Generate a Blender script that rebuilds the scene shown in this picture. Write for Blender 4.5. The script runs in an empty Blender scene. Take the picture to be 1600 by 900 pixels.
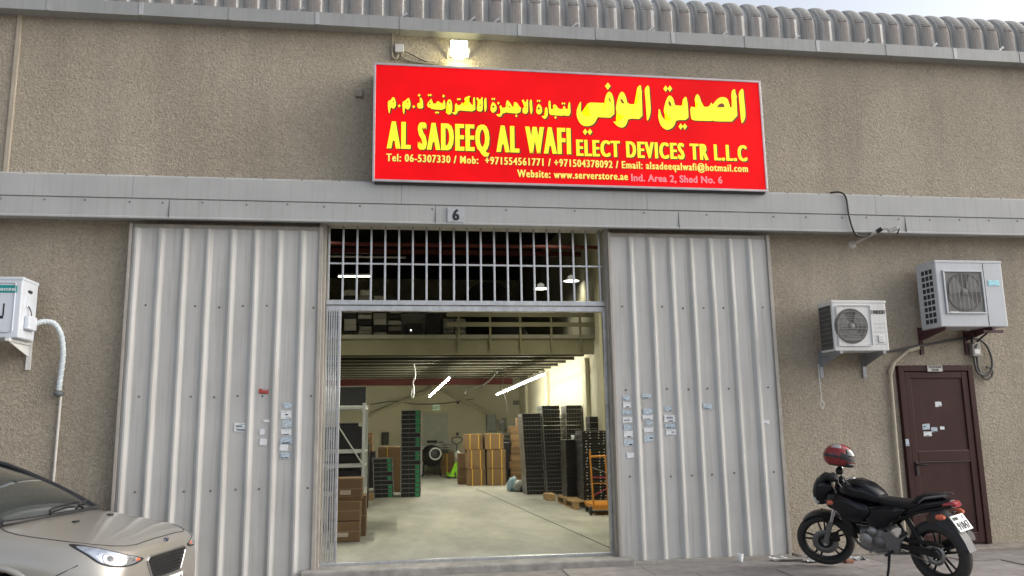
import bpy, bmesh, math, random
from mathutils import Vector, Matrix, noise
from mathutils.bvhtree import BVHTree
random.seed(7)
R = math.radians
scene = bpy.context.scene
COL = scene.collection

# ---------------------------------------------------------------- camera
cam_data = bpy.data.cameras.new("camera")
cam_data.sensor_width = 36.0
cam_data.lens = 36.0 * 1250.0 / 1600.0
cam_data.clip_end = 500
cam = bpy.data.objects.new("camera", cam_data)
COL.objects.link(cam)
_yaw, _pitch, _roll = 0.14555, 0.1701, -0.0164
_F = Vector((math.sin(_yaw) * math.cos(_pitch), math.cos(_yaw) * math.cos(_pitch), math.sin(_pitch)))
_r = Vector((math.cos(_yaw), -math.sin(_yaw), 0))
_u = _r.cross(_F)
_rr = _r * math.cos(_roll) + _u * math.sin(_roll)
_uu = -_r * math.sin(_roll) + _u * math.cos(_roll)
M = Matrix((_rr, _uu, -_F)).transposed().to_4x4()
M.translation = Vector((0, -9.361, 1.6))
cam.matrix_world = M
scene.camera = cam

# ---------------------------------------------------------------- sky, sun, exposure
world = bpy.data.worlds.new("World")
scene.world = world
world.use_nodes = True
nt = world.node_tree
bg = nt.nodes["Background"]
sky = nt.nodes.new("ShaderNodeTexSky")
sky.sky_type = 'NISHITA'
sky.sun_disc = False
SUN_EL, SUN_AZ = R(28), R(97)          # azimuth clockwise from +Y
sky.sun_elevation = SUN_EL
sky.sun_rotation = SUN_AZ
sky.air_density = 1.0
sky.dust_density = 4.0
sky.ozone_density = 1.0
hs = nt.nodes.new("ShaderNodeHueSaturation")
hs.inputs["Saturation"].default_value = 0.42
nt.links.new(sky.outputs[0], hs.inputs["Color"])
nt.links.new(hs.outputs[0], bg.inputs[0])
bg.inputs[1].default_value = 0.15
sun_data = bpy.data.lights.new("sun", 'SUN')
sun_data.energy = 0.65
sun_data.angle = R(90)
sun_data.color = (1.0, 0.96, 0.9)
sun = bpy.data.objects.new("sun", sun_data)
COL.objects.link(sun)
_sd = Vector((math.sin(SUN_AZ) * math.cos(SUN_EL), math.cos(SUN_AZ) * math.cos(SUN_EL), math.sin(SUN_EL)))
sun.rotation_euler = (-_sd).to_track_quat('-Z', 'Y').to_euler()
sun.location = (0, -20, 20)
vs = scene.view_settings
vs.view_transform = 'Standard'
vs.look = 'None'
vs.exposure = 0.8
vs.gamma = 1.0
vs.use_curve_mapping = False
scene.cycles.use_denoising = True
scene.cycles.max_bounces = 8

# ---------------------------------------------------------------- materials
MATS = {}
def mat(name, col, rough=0.6, metal=0.0, var=0.12, scale=6.0, bump=0.0, bscale=80.0, coat=0.0,
        dirt=None, streak=0.0, emis=None, estr=0.0, trans=0.0, rand=0.0, spec=0.5):
    """procedural principled material: noise-mottled colour, optional vertical dirt streaks, fine bump"""
    if name in MATS:
        return MATS[name]
    m = bpy.data.materials.new(name)
    m.use_nodes = True
    t = m.node_tree
    b = t.nodes["Principled BSDF"]
    tc = t.nodes.new("ShaderNodeTexCoord")
    n = t.nodes.new("ShaderNodeTexNoise")
    n.inputs["Scale"].default_value = scale
    n.inputs["Detail"].default_value = 5
    n.inputs["Roughness"].default_value = 0.6
    t.links.new(tc.outputs["Object"], n.inputs["Vector"])
    ramp = t.nodes.new("ShaderNodeValToRGB")
    ramp.color_ramp.elements[0].position = 0.3
    ramp.color_ramp.elements[1].position = 0.7
    lo = [c * (1 - var) for c in col]
    hi = [min(1, c * (1 + var)) for c in col]
    ramp.color_ramp.elements[0].color = (*lo, 1)
    ramp.color_ramp.elements[1].color = (*hi, 1)
    t.links.new(n.outputs["Fac"], ramp.inputs["Fac"])
    out = ramp.outputs["Color"]
    if streak > 0:
        mp = t.nodes.new("ShaderNodeMapping")
        mp.inputs["Scale"].default_value = (26, 26, 0.9)
        t.links.new(tc.outputs["Object"], mp.inputs["Vector"])
        n2 = t.nodes.new("ShaderNodeTexNoise")
        n2.inputs["Scale"].default_value = 1.0
        n2.inputs["Detail"].default_value = 6
        t.links.new(mp.outputs[0], n2.inputs["Vector"])
        mr = t.nodes.new("ShaderNodeMapRange")
        mr.inputs[1].default_value = 0.5
        mr.inputs[2].default_value = 0.78
        mr.inputs[4].default_value = streak
        t.links.new(n2.outputs["Fac"], mr.inputs[0])
        mx = t.nodes.new("ShaderNodeMix")
        mx.data_type = 'RGBA'
        d = dirt or (0.12, 0.095, 0.075)
        mx.inputs[7].default_value = (*d, 1)
        t.links.new(mr.outputs[0], mx.inputs[0])
        t.links.new(out, mx.inputs[6])
        out = mx.outputs[2]
    if rand > 0:
        oi = t.nodes.new("ShaderNodeObjectInfo")
        mr2 = t.nodes.new("ShaderNodeMapRange")
        mr2.inputs[3].default_value = 1 - rand
        mr2.inputs[4].default_value = 1 + rand
        t.links.new(oi.outputs["Random"], mr2.inputs[0])
        h2 = t.nodes.new("ShaderNodeHueSaturation")
        t.links.new(mr2.outputs[0], h2.inputs["Value"])
        t.links.new(out, h2.inputs["Color"])
        out = h2.outputs[0]
    t.links.new(out, b.inputs["Base Color"])
    b.inputs["Roughness"].default_value = rough
    b.inputs["Metallic"].default_value = metal
    b.inputs["Coat Weight"].default_value = coat
    b.inputs["Coat Roughness"].default_value = 0.06
    b.inputs["Specular IOR Level"].default_value = spec
    b.inputs["Transmission Weight"].default_value = trans
    if rough > 0.15:
        rr = t.nodes.new("ShaderNodeMapRange")
        rr.inputs[3].default_value = max(0.03, rough - 0.1)
        rr.inputs[4].default_value = min(1, rough + 0.1)
        t.links.new(n.outputs["Fac"], rr.inputs[0])
        t.links.new(rr.outputs[0], b.inputs["Roughness"])
    if bump > 0:
        nb = t.nodes.new("ShaderNodeTexNoise")
        nb.inputs["Scale"].default_value = bscale
        nb.inputs["Detail"].default_value = 3
        t.links.new(tc.outputs["Object"], nb.inputs["Vector"])
        bp = t.nodes.new("ShaderNodeBump")
        bp.inputs["Strength"].default_value = bump
        bp.inputs["Distance"].default_value = 0.01
        t.links.new(nb.outputs["Fac"], bp.inputs["Height"])
        t.links.new(bp.outputs[0], b.inputs["Normal"])
    if emis:
        b.inputs["Emission Color"].default_value = (*emis, 1)
        b.inputs["Emission Strength"].default_value = estr
    MATS[name] = m
    return m

# ---------------------------------------------------------------- mesh builder
class MB:
    def __init__(self):
        self.v, self.f, self.s = [], [], []
    def add(self, vs, fs, smooth=False):
        o = len(self.v)
        self.v += [tuple(p) for p in vs]
        self.f += [tuple(i + o for i in f) for f in fs]
        self.s += [smooth] * len(fs)
        return self
    def box(self, x0, x1, y0, y1, z0, z1):
        return self.add([(x0,y0,z0),(x1,y0,z0),(x1,y1,z0),(x0,y1,z0),(x0,y0,z1),(x1,y0,z1),(x1,y1,z1),(x0,y1,z1)],
                        [(0,3,2,1),(4,5,6,7),(0,1,5,4),(1,2,6,5),(2,3,7,6),(3,0,4,7)])
    def bbox(self, x0, x1, y0, y1, z0, z1, b=0.01, seg=2):
        bm = bmesh.new()
        bmesh.ops.create_cube(bm, size=1)
        for v in bm.verts:
            v.co = Vector(((x0+x1)/2 + v.co.x*(x1-x0), (y0+y1)/2 + v.co.y*(y1-y0), (z0+z1)/2 + v.co.z*(z1-z0)))
        bmesh.ops.bevel(bm, geom=bm.edges[:], offset=b, segments=seg, profile=0.5, affect='EDGES')
        bm.verts.index_update()
        self.add([v.co for v in bm.verts], [[v.index for v in f.verts] for f in bm.faces], False)
        bm.free()
        return self
    def tube(self, pts, r, n=8, closed=False, cap=True):
        pts = [Vector(p) for p in pts]
        N = len(pts)
        rs = r if isinstance(r, (list, tuple)) else [r] * N
        rings = []
        up = None
        for i, p in enumerate(pts):
            a = pts[i-1] if (i > 0 or closed) else pts[i]
            c = pts[(i+1) % N] if (i < N-1 or closed) else pts[i]
            d = (c - a)
            if d.length < 1e-9: d = Vector((0,0,1))
            d.normalize()
            if up is None:
                up = d.orthogonal().normalized()
            up = (up - d * up.dot(d))
            if up.length < 1e-6: up = d.orthogonal()
            up.normalize()
            sd = d.cross(up)
            rings.append([p + (up*math.cos(k*2*math.pi/n) + sd*math.sin(k*2*math.pi/n)) * rs[i] for k in range(n)])
        vs = [q for ring in rings for q in ring]
        fs = []
        for i in range(N if closed else N-1):
            j = (i+1) % N
            for k in range(n):
                l = (k+1) % n
                fs.append((i*n+k, i*n+l, j*n+l, j*n+k))
        self.add(vs, fs, True)
        if cap and not closed:
            self.add(rings[0], [tuple(range(n))[::-1]])
            self.add(rings[-1], [tuple(range(n))])
        return self
    def lathe(self, prof, n=32, axis='Z', center=(0,0,0), smooth=True):
        """prof: list of (r, h) ; closed surface of revolution"""
        c = Vector(center)
        vs, fs = [], []
        for r, h in prof:
            for k in range(n):
                a = k*2*math.pi/n
                if axis == 'Z': p = (r*math.cos(a), r*math.sin(a), h)
                elif axis == 'Y': p = (r*math.cos(a), h, r*math.sin(a))
                else: p = (h, r*math.cos(a), r*math.sin(a))
                vs.append(c + Vector(p))
        m = len(prof)
        for i in range(m-1):
            for k in range(n):
                l = (k+1) % n
                fs.append((i*n+k, i*n+l, (i+1)*n+l, (i+1)*n+k))
        return self.add(vs, fs, smooth)
    def prism(self, poly, y0, y1, axis='Y'):
        """extrude polygon given in (x,z) along Y, (y,z) along X, (x,y) along Z; y0 side is the front"""
        def P(a, b, h):
            return (a, h, b) if axis == 'Y' else ((h, a, b) if axis == 'X' else (a, b, h))
        n = len(poly)
        vs = [P(a, b, y0) for a, b in poly] + [P(a, b, y1) for a, b in poly]
        bm = bmesh.new()
        bv = [bm.verts.new(v) for v in vs]
        bm.faces.new(bv[:n]); bm.faces.new(bv[n:][::-1])
        for i in range(n):
            j = (i+1) % n
            bm.faces.new((bv[i], bv[i+n], bv[j+n], bv[j]))
        bmesh.ops.triangulate(bm, faces=[f for f in bm.faces if len(f.verts) > 4])
        bmesh.ops.recalc_face_normals(bm, faces=bm.faces[:])
        bm.verts.index_update()
        self.add([v.co for v in bm.verts], [[v.index for v in f.verts] for f in bm.faces])
        bm.free()
        return self
    def grid(self, P, nu, nv, smooth=True, closed_u=False):
        """P(u, v) for u, v in 0..1"""
        vs = [P(i/nu, j/nv) for i in range(nu+1) for j in range(nv+1)]
        fs = [(i*(nv+1)+j, (i+1)*(nv+1)+j, (i+1)*(nv+1)+j+1, i*(nv+1)+j+1) for i in range(nu) for j in range(nv)]
        return self.add(vs, fs, smooth)
    def loft(self, secs, n=20, cap=True, plane='YZ'):
        """superellipse sections along X: (x, cy, cz, ry, rz, power)"""
        vs, fs = [], []
        for s in secs:
            x, cy, cz, ry, rz = s[:5]
            e = 2.0 / (s[5] if len(s) > 5 else 2.2)
            for k in range(n):
                a = k*2*math.pi/n
                ca, sa = math.cos(a), math.sin(a)
                vs.append((x, cy + ry*math.copysign(abs(ca)**e, ca), cz + rz*math.copysign(abs(sa)**e, sa)))
        for i in range(len(secs)-1):
            for k in range(n):
                l = (k+1) % n
                fs.append((i*n+k, i*n+l, (i+1)*n+l, (i+1)*n+k))
        self.add(vs, fs, True)
        if cap:
            self.add(vs[:n], [tuple(range(n))[::-1]])
            self.add(vs[-n:], [tuple(range(n))])
        return self
    def xform(self, mtx):
        self.v = [tuple(mtx @ Vector(p)) for p in self.v]
        return self
    def mesh(self, name, material, merge=False):
        me = bpy.data.meshes.new(name)
        me.from_pydata(self.v, [], self.f)
        me.polygons.foreach_set('use_smooth', self.s)
        bm = bmesh.new()
        bm.from_mesh(me)
        if merge:
            bmesh.ops.remove_doubles(bm, verts=bm.verts[:], dist=1e-5)
        bmesh.ops.recalc_face_normals(bm, faces=bm.faces[:])
        bm.to_mesh(me)
        bm.free()
        if material:
            me.materials.append(material)
        return me
    def build(self, name, material, parent=None, loc=None, merge=False):
        o = bpy.data.objects.new(name, self.mesh(name, material, merge))
        COL.objects.link(o)
        if loc: o.location = loc
        if parent: o.parent = parent
        return o

def tag(o, label, cat, group=None):
    o['label'] = label
    o['category'] = cat
    if group: o['group'] = group
    return o
def thing(name, label, cat, loc=(0,0,0), rotz=0, group=None):
    o = bpy.data.objects.new(name, None)
    o.empty_display_size = 0.1
    COL.objects.link(o)
    o.location = loc
    o.rotation_euler = (0, 0, rotz)
    return tag(o, label, cat, group)
def struct(o):
    o['kind'] = 'structure'
    return o
def inst(name, me, parent=None, loc=(0,0,0), rot=(0,0,0), scale=None):
    o = bpy.data.objects.new(name, me)
    COL.objects.link(o)
    o.location = loc
    o.rotation_euler = rot
    if scale: o.scale = scale
    if parent: o.parent = parent
    return o
def copy_tree(o, parent=None):
    c = o.copy()
    COL.objects.link(c)
    c.parent = parent
    for ch in list(o.children):
        copy_tree(ch, c)
    return c
def spline(pts, per=6, closed=False):
    """Catmull-Rom through points"""
    P = [Vector(p) for p in pts]
    n = len(P)
    out = []
    for i in range(n if closed else n-1):
        p0 = P[(i-1) % n] if (closed or i > 0) else P[0]*2 - P[1]
        p1, p2 = P[i], P[(i+1) % n]
        p3 = P[(i+2) % n] if (closed or i+2 < n) else P[-1]*2 - P[-2]
        for k in range(per):
            t = k / per
            out.append(0.5*((2*p1) + (p2-p0)*t + (2*p0-5*p1+4*p2-p3)*t*t + (3*p1-p0-3*p2+p3)*t**3))
    if not closed: out.append(P[-1])
    return out
def text_shape(s, bold=0.0, spread=0.06):
    """flat letters from the built-in font: (verts (x,z), faces), normalised so capitals are 1 high, plus width"""
    c = bpy.data.curves.new("lettering", 'FONT')
    c.body = s
    c.size = 1.0
    c.offset = bold
    c.resolution_u = 3
    c.space_character = 1.0 + spread
    o = bpy.data.objects.new("lettering", c)
    COL.objects.link(o)
    dg = bpy.context.evaluated_depsgraph_get()
    me = bpy.data.meshes.new_from_object(o.evaluated_get(dg))
    V = [(v.co.x, v.co.y) for v in me.vertices]
    Fc = [tuple(p.vertices) for p in me.polygons]
    bpy.data.objects.remove(o)
    bpy.data.curves.remove(c)
    bpy.data.meshes.remove(me)
    return V, Fc
def text_mb(s, x0, x1, z0, cap, y, bold=0.02, fat=0.0, capref=0.7, slant=0.0, spread=0.06):
    """letters of cap height `cap` standing on z0, stretched to span x0..x1, on the plane y (facing -Y)"""
    V, Fc = text_shape(s, bold, spread)
    mx0 = min(v[0] for v in V); mx1 = max(v[0] for v in V)
    hgt = capref
    mb = MB()
    sx = (x1 - x0 - 2*fat) / (mx1 - mx0)
    sz = cap / hgt
    offs = [0.0] if fat == 0 else [-fat, 0.0, fat]
    for k, dx in enumerate(offs):
        mb.add([(x0 + fat + dx + (a-mx0)*sx + slant*b*sz, y - 0.0006*k, z0 + b*sz) for a, b in V], Fc)
    return mb
# ---------------------------------------------------------------- shared materials
def stucco_material():
    m = bpy.data.materials.new("roughcast_stucco")
    m.use_nodes = True
    t = m.node_tree
    b = t.nodes["Principled BSDF"]
    tc = t.nodes.new("ShaderNodeTexCoord")
    def nz(scale, detail=4, rough=0.55, dist=0.0):
        n = t.nodes.new("ShaderNodeTexNoise")
        n.inputs["Scale"].default_value = scale
        n.inputs["Detail"].default_value = detail
        n.inputs["Roughness"].default_value = rough
        n.inputs["Distortion"].default_value = dist
        t.links.new(tc.outputs["Object"], n.inputs["Vector"])
        return n
    big = nz(0.55, 5)
    r = t.nodes.new("ShaderNodeValToRGB")
    r.color_ramp.elements[0].position = 0.32
    r.color_ramp.elements[1].position = 0.7
    r.color_ramp.elements[0].color = (0.385, 0.335, 0.262, 1)
    r.color_ramp.elements[1].color = (0.50, 0.442, 0.355, 1)
    t.links.new(big.outputs["Fac"], r.inputs["Fac"])
    fine = nz(36, 3, 0.6, 0.8)
    grain = t.nodes.new("ShaderNodeMapRange")
    grain.inputs[1].default_value = 0.32
    grain.inputs[2].default_value = 0.68
    grain.inputs[3].default_value = 0.78
    grain.inputs[4].default_value = 1.13
    t.links.new(fine.outputs["Fac"], grain.inputs[0])
    mul = t.nodes.new("ShaderNodeMix")
    mul.data_type = 'RGBA'
    mul.blend_type = 'MULTIPLY'
    mul.inputs[0].default_value = 1.0
    t.links.new(r.outputs[0], mul.inputs[6])
    t.links.new(grain.outputs[0], mul.inputs[7])
    # faint run-off stains
    mp = t.nodes.new("ShaderNodeMapping")
    mp.inputs["Scale"].default_value = (3.2, 3.2, 0.35)
    t.links.new(tc.outputs["Object"], mp.inputs["Vector"])
    st = t.nodes.new("ShaderNodeTexNoise")
    st.inputs["Scale"].default_value = 1.0
    st.inputs["Detail"].default_value = 6
    t.links.new(mp.outputs[0], st.inputs["Vector"])
    sm = t.nodes.new("ShaderNodeMapRange")
    sm.inputs[1].default_value = 0.5
    sm.inputs[2].default_value = 0.75
    sm.inputs[4].default_value = 0.36
    t.links.new(st.outputs["Fac"], sm.inputs[0])
    mx = t.nodes.new("ShaderNodeMix")
    mx.data_type = 'RGBA'
    mx.inputs[7].default_value = (0.25, 0.222, 0.18, 1)
    t.links.new(sm.outputs[0], mx.inputs[0])
    t.links.new(mul.outputs[2], mx.inputs[6])
    t.links.new(mx.outputs[2], b.inputs["Base Color"])
    b.inputs["Roughness"].default_value = 0.92
    b.inputs["Specular IOR Level"].default_value = 0.2
    bp = t.nodes.new("ShaderNodeBump")
    bp.inputs["Strength"].default_value = 1.0
    bp.inputs["Distance"].default_value = 0.03
    t.links.new(fine.outputs["Fac"], bp.inputs["Height"])
    t.links.new(bp.outputs[0], b.inputs["Normal"])
    return m
M_STUCCO = stucco_material()
M_PLASTER = mat("smooth_plaster", (0.40, 0.35, 0.275), 0.85, bump=0.2, bscale=40, streak=0.4, dirt=(0.3, 0.26, 0.2))
M_CLAD = mat("grey_cladding", (0.40, 0.405, 0.40), 0.55, 0.0, var=0.07, scale=2.2, streak=0.35, dirt=(0.25, 0.235, 0.215))
M_DOORSHEET = mat("door_sheet", (0.485, 0.48, 0.465), 0.62, 0.0, var=0.08, scale=1.6, streak=0.6, dirt=(0.30, 0.275, 0.24))
M_DOORFRAME = mat("door_frame_paint", (0.36, 0.335, 0.30), 0.55, var=0.15, scale=4, streak=0.35, dirt=(0.16, 0.13, 0.1))
M_GALV = mat("galvanised_steel", (0.55, 0.56, 0.58), 0.35, 0.75, var=0.15, scale=14, streak=0.25, dirt=(0.2, 0.2, 0.2))
M_STEEL = mat("painted_steel_grey", (0.42, 0.42, 0.42), 0.45, 0.4, var=0.15, scale=10)
M_SCREW = mat("screw_head", (0.19, 0.18, 0.17), 0.5, 0.6)
M_BLACK = mat("black_plastic", (0.018, 0.018, 0.02), 0.45, var=0.2)
M_RUBBER = mat("black_rubber", (0.022, 0.022, 0.022), 0.8, var=0.2, bump=0.15, bscale=60)
M_CREAM = mat("cream_wall_paint", (0.62, 0.59, 0.44), 0.75, var=0.06, scale=1.2, bump=0.08, bscale=12)
M_DARKROOF = mat("dark_roof_sheet", (0.035, 0.035, 0.033), 0.8)
M_RED = mat("red_oxide_steel", (0.095, 0.012, 0.010), 0.6)
M_WHITE = mat("white_enamel", (0.72, 0.73, 0.73), 0.4, var=0.04, scale=3, streak=0.12, dirt=(0.5, 0.48, 0.44))
M_CARTON = mat("brown_cardboard", (0.17, 0.105, 0.052), 0.85, var=0.1, scale=9, rand=0.14)
M_TAPE = mat("yellow_strap", (0.75, 0.48, 0.05), 0.45)
M_PAPER = mat("white_paper", (0.72, 0.74, 0.76), 0.7, var=0.08, scale=30)
M_BLUEPAPER = mat("pale_blue_paper", (0.46, 0.54, 0.60), 0.7, var=0.45, scale=45)
M_PRINT = mat("printed_flyer", (0.42, 0.5, 0.56), 0.7, var=0.6, scale=60)
M_REDPAPER = mat("red_sticker", (0.42, 0.06, 0.05), 0.6, var=0.2, scale=40)
M_INK = mat("dark_ink", (0.02, 0.02, 0.022), 0.6)
M_WOOD = mat("pallet_wood", (0.40, 0.27, 0.13), 0.8, var=0.25, scale=12, rand=0.15)
# ================================================================ ground
def ground_z(x):
    t = min(1, max(0, (0.3 - x) / 1.6))
    return -0.10 * t * t * (3 - 2*t)
M_GROUND = mat("dusty_concrete_ground", (0.23, 0.215, 0.2), 0.9, var=0.25, scale=3.5, bump=0.3, bscale=90)
M_PAVER = mat("worn_paving", (0.255, 0.235, 0.222), 0.9, var=0.25, scale=5, bump=0.25, bscale=110, rand=0.14)
mb = MB()
xs = [-150, -40, -12, -6, -3, -1.5] + [-1.3 + 0.1*i for i in range(17)] + [0.5, 2, 6, 15, 50, 150]
ys = [-150, -40, -12, -6, -3, -1.5, -0.5, 0.12]
mb.add([(x, y, ground_z(x)) for x in xs for y in ys],
       [(i*len(ys)+j, (i+1)*len(ys)+j, (i+1)*len(ys)+j+1, i*len(ys)+j+1) for i in range(len(xs)-1) for j in range(len(ys)-1)], True)
ground = struct(mb.build("ground", M_GROUND))
# concrete apron strip along the wall foot and paving slabs beyond
mb = MB().bbox(4.72, 10.5, -0.17, 0.14, -0.05, 0.045, 0.015)
mb.build("wall_footing", mat("footing_concrete", (0.27, 0.24, 0.205), 0.9, var=0.25, scale=7, bump=0.4, bscale=70), ground)
slab_me = MB().bbox(-0.4475, 0.4475, -0.2975, 0.2975, -0.03, 0.012, 0.004, 1).mesh("paving_slab", M_PAVER)
for j in range(4):
    for i in range(10):
        x = 2.3 + 0.9*i + (0.45 if j % 2 else 0)
        y = -0.48 - 0.6*j
        o = inst("paving_slab", slab_me, ground, (x, y, random.uniform(-0.004, 0.004)),
                 (random.uniform(-.008, .008), random.uniform(-.008, .008), random.uniform(-.008, .008)))

# ================================================================ the shed
shed = thing("warehouse_shed", "tan roughcast warehouse shed with grey metal roof edge and wide open doorway", "warehouse")
OP0, OP1 = -0.90, 2.60
def wall_part(x0, x1, z0, z1):
    return MB().box(x0, x1, 0.12, 0.34, z0, z1).build("wall", M_STUCCO, shed)
wall_part(-9, 13, 4.10, 6.56)
wall_part(-9, OP0, -0.3, 4.10)
wall_part(OP1, 13, -0.3, 4.10)
MB().bbox(-4.44, -4.385, 0.095, 0.13, 4.3, 6.46, 0.008).build("plaster_joint", M_PLASTER, shed)
MB().bbox(8.9, 8.95, 0.095, 0.13, 4.3, 6.46, 0.008).build("plaster_joint", M_PLASTER, shed)

# gutter in sections with lap straps and bracket clips
M_GUTTER = mat("gutter_sheet", (0.33, 0.335, 0.33), 0.5, 0.1, var=0.08, scale=3, streak=0.4, dirt=(0.22, 0.205, 0.185))
M_STRAP = mat("strap_pale", (0.44, 0.445, 0.45), 0.45, 0.2, var=0.1)
gx = [-8.15 + 1.02*i for i in range(9)] + [0.48 + 1.01*i for i in range(1, 13)]
gx = sorted(gx)
for i in range(len(gx)-1):
    a, b = gx[i] + 0.002, gx[i+1] - 0.002
    dz = random.uniform(-0.004, 0.004)
    mb = MB()
    sec = [(-0.05, 6.457+dz), (0.125, 6.457+dz), (0.125, 6.463+dz), (-0.044, 6.463+dz), (-0.044, 6.60+dz), (-0.02, 6.605+dz), (-0.02, 6.622+dz), (-0.05, 6.622+dz)]
    mb.prism(sec, a, b, 'X')
    g = mb.build("gutter_section", M_GUTTER, shed)
    MB().box(a, a + (0.05 if i % 2 else 0.03), -0.0545, -0.0505, 6.46+dz, 6.615+dz).build("gutter_strap", M_STRAP if i % 2 else M_GUTTER, g)
clip_me = MB().prism([(-0.07, 0.0), (0.0, 0.05), (0.012, 0.045), (0.012, 0.06), (-0.01, 0.085), (-0.03, 0.06), (-0.075, 0.02)], -0.012, 0.012, 'Y').mesh("gutter_clip", M_STEEL)
for x in [-2.4, -1.15, 0.1, 0.95] + [5.30 + 1.01*i for i in range(-4, 6)]:
    inst("gutter_clip", clip_me, shed, (x, -0.035, 6.61))

# crimp-curved roof ribs
M_ROOF = mat("roof_sheet", (0.33, 0.33, 0.322), 0.5, 0.15, var=0.1, scale=6, streak=0.3, dirt=(0.24, 0.22, 0.2))
M_ROOFDIRT = mat("roof_sheet_stained", (0.215, 0.195, 0.185), 0.8, var=0.25, scale=8, streak=0.7, dirt=(0.40, 0.39, 0.37))
def rib_mesh(dirtw):
    prof = [(-0.125, 0.0), (-0.100, 0.0), (-0.092, 0.014), (-0.080, 0.032), (-0.066, 0.044), (-0.036, 0.051), (0, 0.054), (0.036, 0.051), (0.066, 0.044), (0.080, 0.032), (0.092, 0.014), (0.100, 0.0), (0.125, 0.0)]
    path = [(0.04, 6.48, 0.0, 0), (0.04, 6.66, 0.0, 0), (0.04, 6.80, 0.0, 0)]
    r, c = 0.38, (0.42, 6.86)
    for k in range(57):
        a = R(90) * k / 56
        path.append((c[0] - r*math.cos(a), c[1] + r*math.sin(a), a, k))
    path.append((3.0, 7.40, R(90), 0))
    vs, fs = [], []
    for (py, pz, a, k) in path:
        ny, nz_ = -math.cos(a), math.sin(a)
        crimp = (0.020 * max(0.0, 1 - abs(((k % 4) - 2) / 2.0)) if (k > 6) else 0.0)
        for (px, h) in prof:
            w = 1.0 if h > 0.043 else 0.0
            hh = h - crimp * w
            vs.append((px, py + ny*hh, pz + nz_*hh))
    n = len(prof)
    mb = MB()
    for i in range(len(path)-1):
        for j in range(n-1):
            fs.append((i*n+j, (i+1)*n+j, (i+1)*n+j+1, i*n+j+1))
    mb.add(vs, fs, False)
    me = mb.mesh("roof_rib", M_ROOF)
    me.materials.append(M_ROOFDIRT)
    for p in me.polygons:
        c2 = p.center
        if abs(c2.x) < dirtw and c2.z < 6.98:
            p.material_index = 1
    return me
rib_mes = [rib_mesh(w) for w in (0.066, 0.04, 0.052)]
for i in range(-48, 20):
    inst("roof_rib", rib_mes[random.choice((0, 0, 1, 2))], shed, (4.98 + 0.25*i, random.uniform(-.004, .004), random.uniform(-.004, .004)), (0, 0, 0))

# header casing over the door track: upper and lower panels
hx = [-8.9, -5.95, -2.95, 0.05, 3.05, 6.1, 9.1, 12.1]
for i in range(len(hx)-1):
    a, b = hx[i] + 0.0015, hx[i+1] - 0.0015
    MB().prism([(-0.10, 4.475), (-0.155, 4.44), (-0.155, 4.195), (-0.135, 4.188), (0.115, 4.188), (0.115, 4.475)], a, b, 'X').build("header_panel", M_CLAD, shed)
    MB().prism([(-0.147, 4.184), (-0.147, 3.985), (-0.160, 3.975), (-0.160, 3.958), (-0.11, 3.955), (-0.10, 3.99), (0.115, 3.99), (0.115, 4.184)], a + 0.4, b + 0.4, 'X').build("header_panel", M_CLAD, shed)
scr = MB().lathe([(0.0001, -0.008), (0.009, -0.006), (0.012, 0.0)], 8, 'Y').mesh("screw", M_SCREW)
for i in range(40):
    x = -5.6 + 0.43*i
    if -0.35 < x < 4.7 and i % 2: continue
    inst("screw", scr, shed, (x + random.uniform(-.05, .05), -0.148, 4.15 + random.uniform(-.01, .01)))
    inst("screw", scr, shed, (x + 0.2, -0.128, 4.459))

# door opening: jambs, head, sill
MB().bbox(-0.905, -0.825, 0.05, 0.36, 0.0, 4.0, 0.006).build("jamb", M_DOORFRAME, shed)
MB().bbox(2.555, 2.61, 0.05, 0.36, 0.0, 4.0, 0.006).build("jamb", M_DOORFRAME, shed)
MB().bbox(-0.82, 2.55, 0.13, 0.34, 4.0, 4.099, 0.006).build("lintel", M_DOORFRAME, shed)
MB().bbox(-1.0, 2.72, -0.16, 0.34, -0.12, 0.085, 0.02).build("sill", mat("sill_concrete", (0.30, 0.285, 0.265), 0.85, var=0.3, scale=6, bump=0.35, bscale=60), shed)
MB().bbox(-0.83, 2.56, 0.14, 0.20, 0.08, 0.118, 0.006).build("gate_track", M_GALV, shed)

# ---------------------------------------------------------------- interior shell
def floor_material():
    m = bpy.data.materials.new("polished_concrete_floor")
    m.use_nodes = True
    t = m.node_tree
    b = t.nodes["Principled BSDF"]
    tc = t.nodes.new("ShaderNodeTexCoord")
    mp = t.nodes.new("ShaderNodeMapping")
    mp.inputs["Scale"].default_value = (1, 0.45, 1)
    t.links.new(tc.outputs["Object"], mp.inputs["Vector"])
    n = t.nodes.new("ShaderNodeTexNoise")
    n.inputs["Scale"].default_value = 1.6
    n.inputs["Detail"].default_value = 8
    n.inputs["Roughness"].default_value = 0.68
    t.links.new(mp.outputs[0], n.inputs["Vector"])
    r = t.nodes.new("ShaderNodeValToRGB")
    r.color_ramp.elements[0].position = 0.33
    r.color_ramp.elements[0].color = (0.25, 0.25, 0.22, 1)
    r.color_ramp.elements[1].position = 0.66
    r.color_ramp.elements[1].color = (0.46, 0.455, 0.40, 1)
    t.links.new(n.outputs["Fac"], r.inputs["Fac"])
    t.links.new(r.outputs[0], b.inputs["Base Color"])
    rr = t.nodes.new("ShaderNodeMapRange")
    rr.inputs[3].default_value = 0.42
    rr.inputs[4].default_value = 0.75
    t.links.new(n.outputs["Fac"], rr.inputs[0])
    t.links.new(rr.outputs[0], b.inputs["Roughness"])
    return m
M_FLOOR = floor_material()
FZ = 0.10
fl = struct(MB().box(-6.2, 4.3, 0.30, 17.8, -0.2, FZ).build("floor", M_FLOOR))
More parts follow.
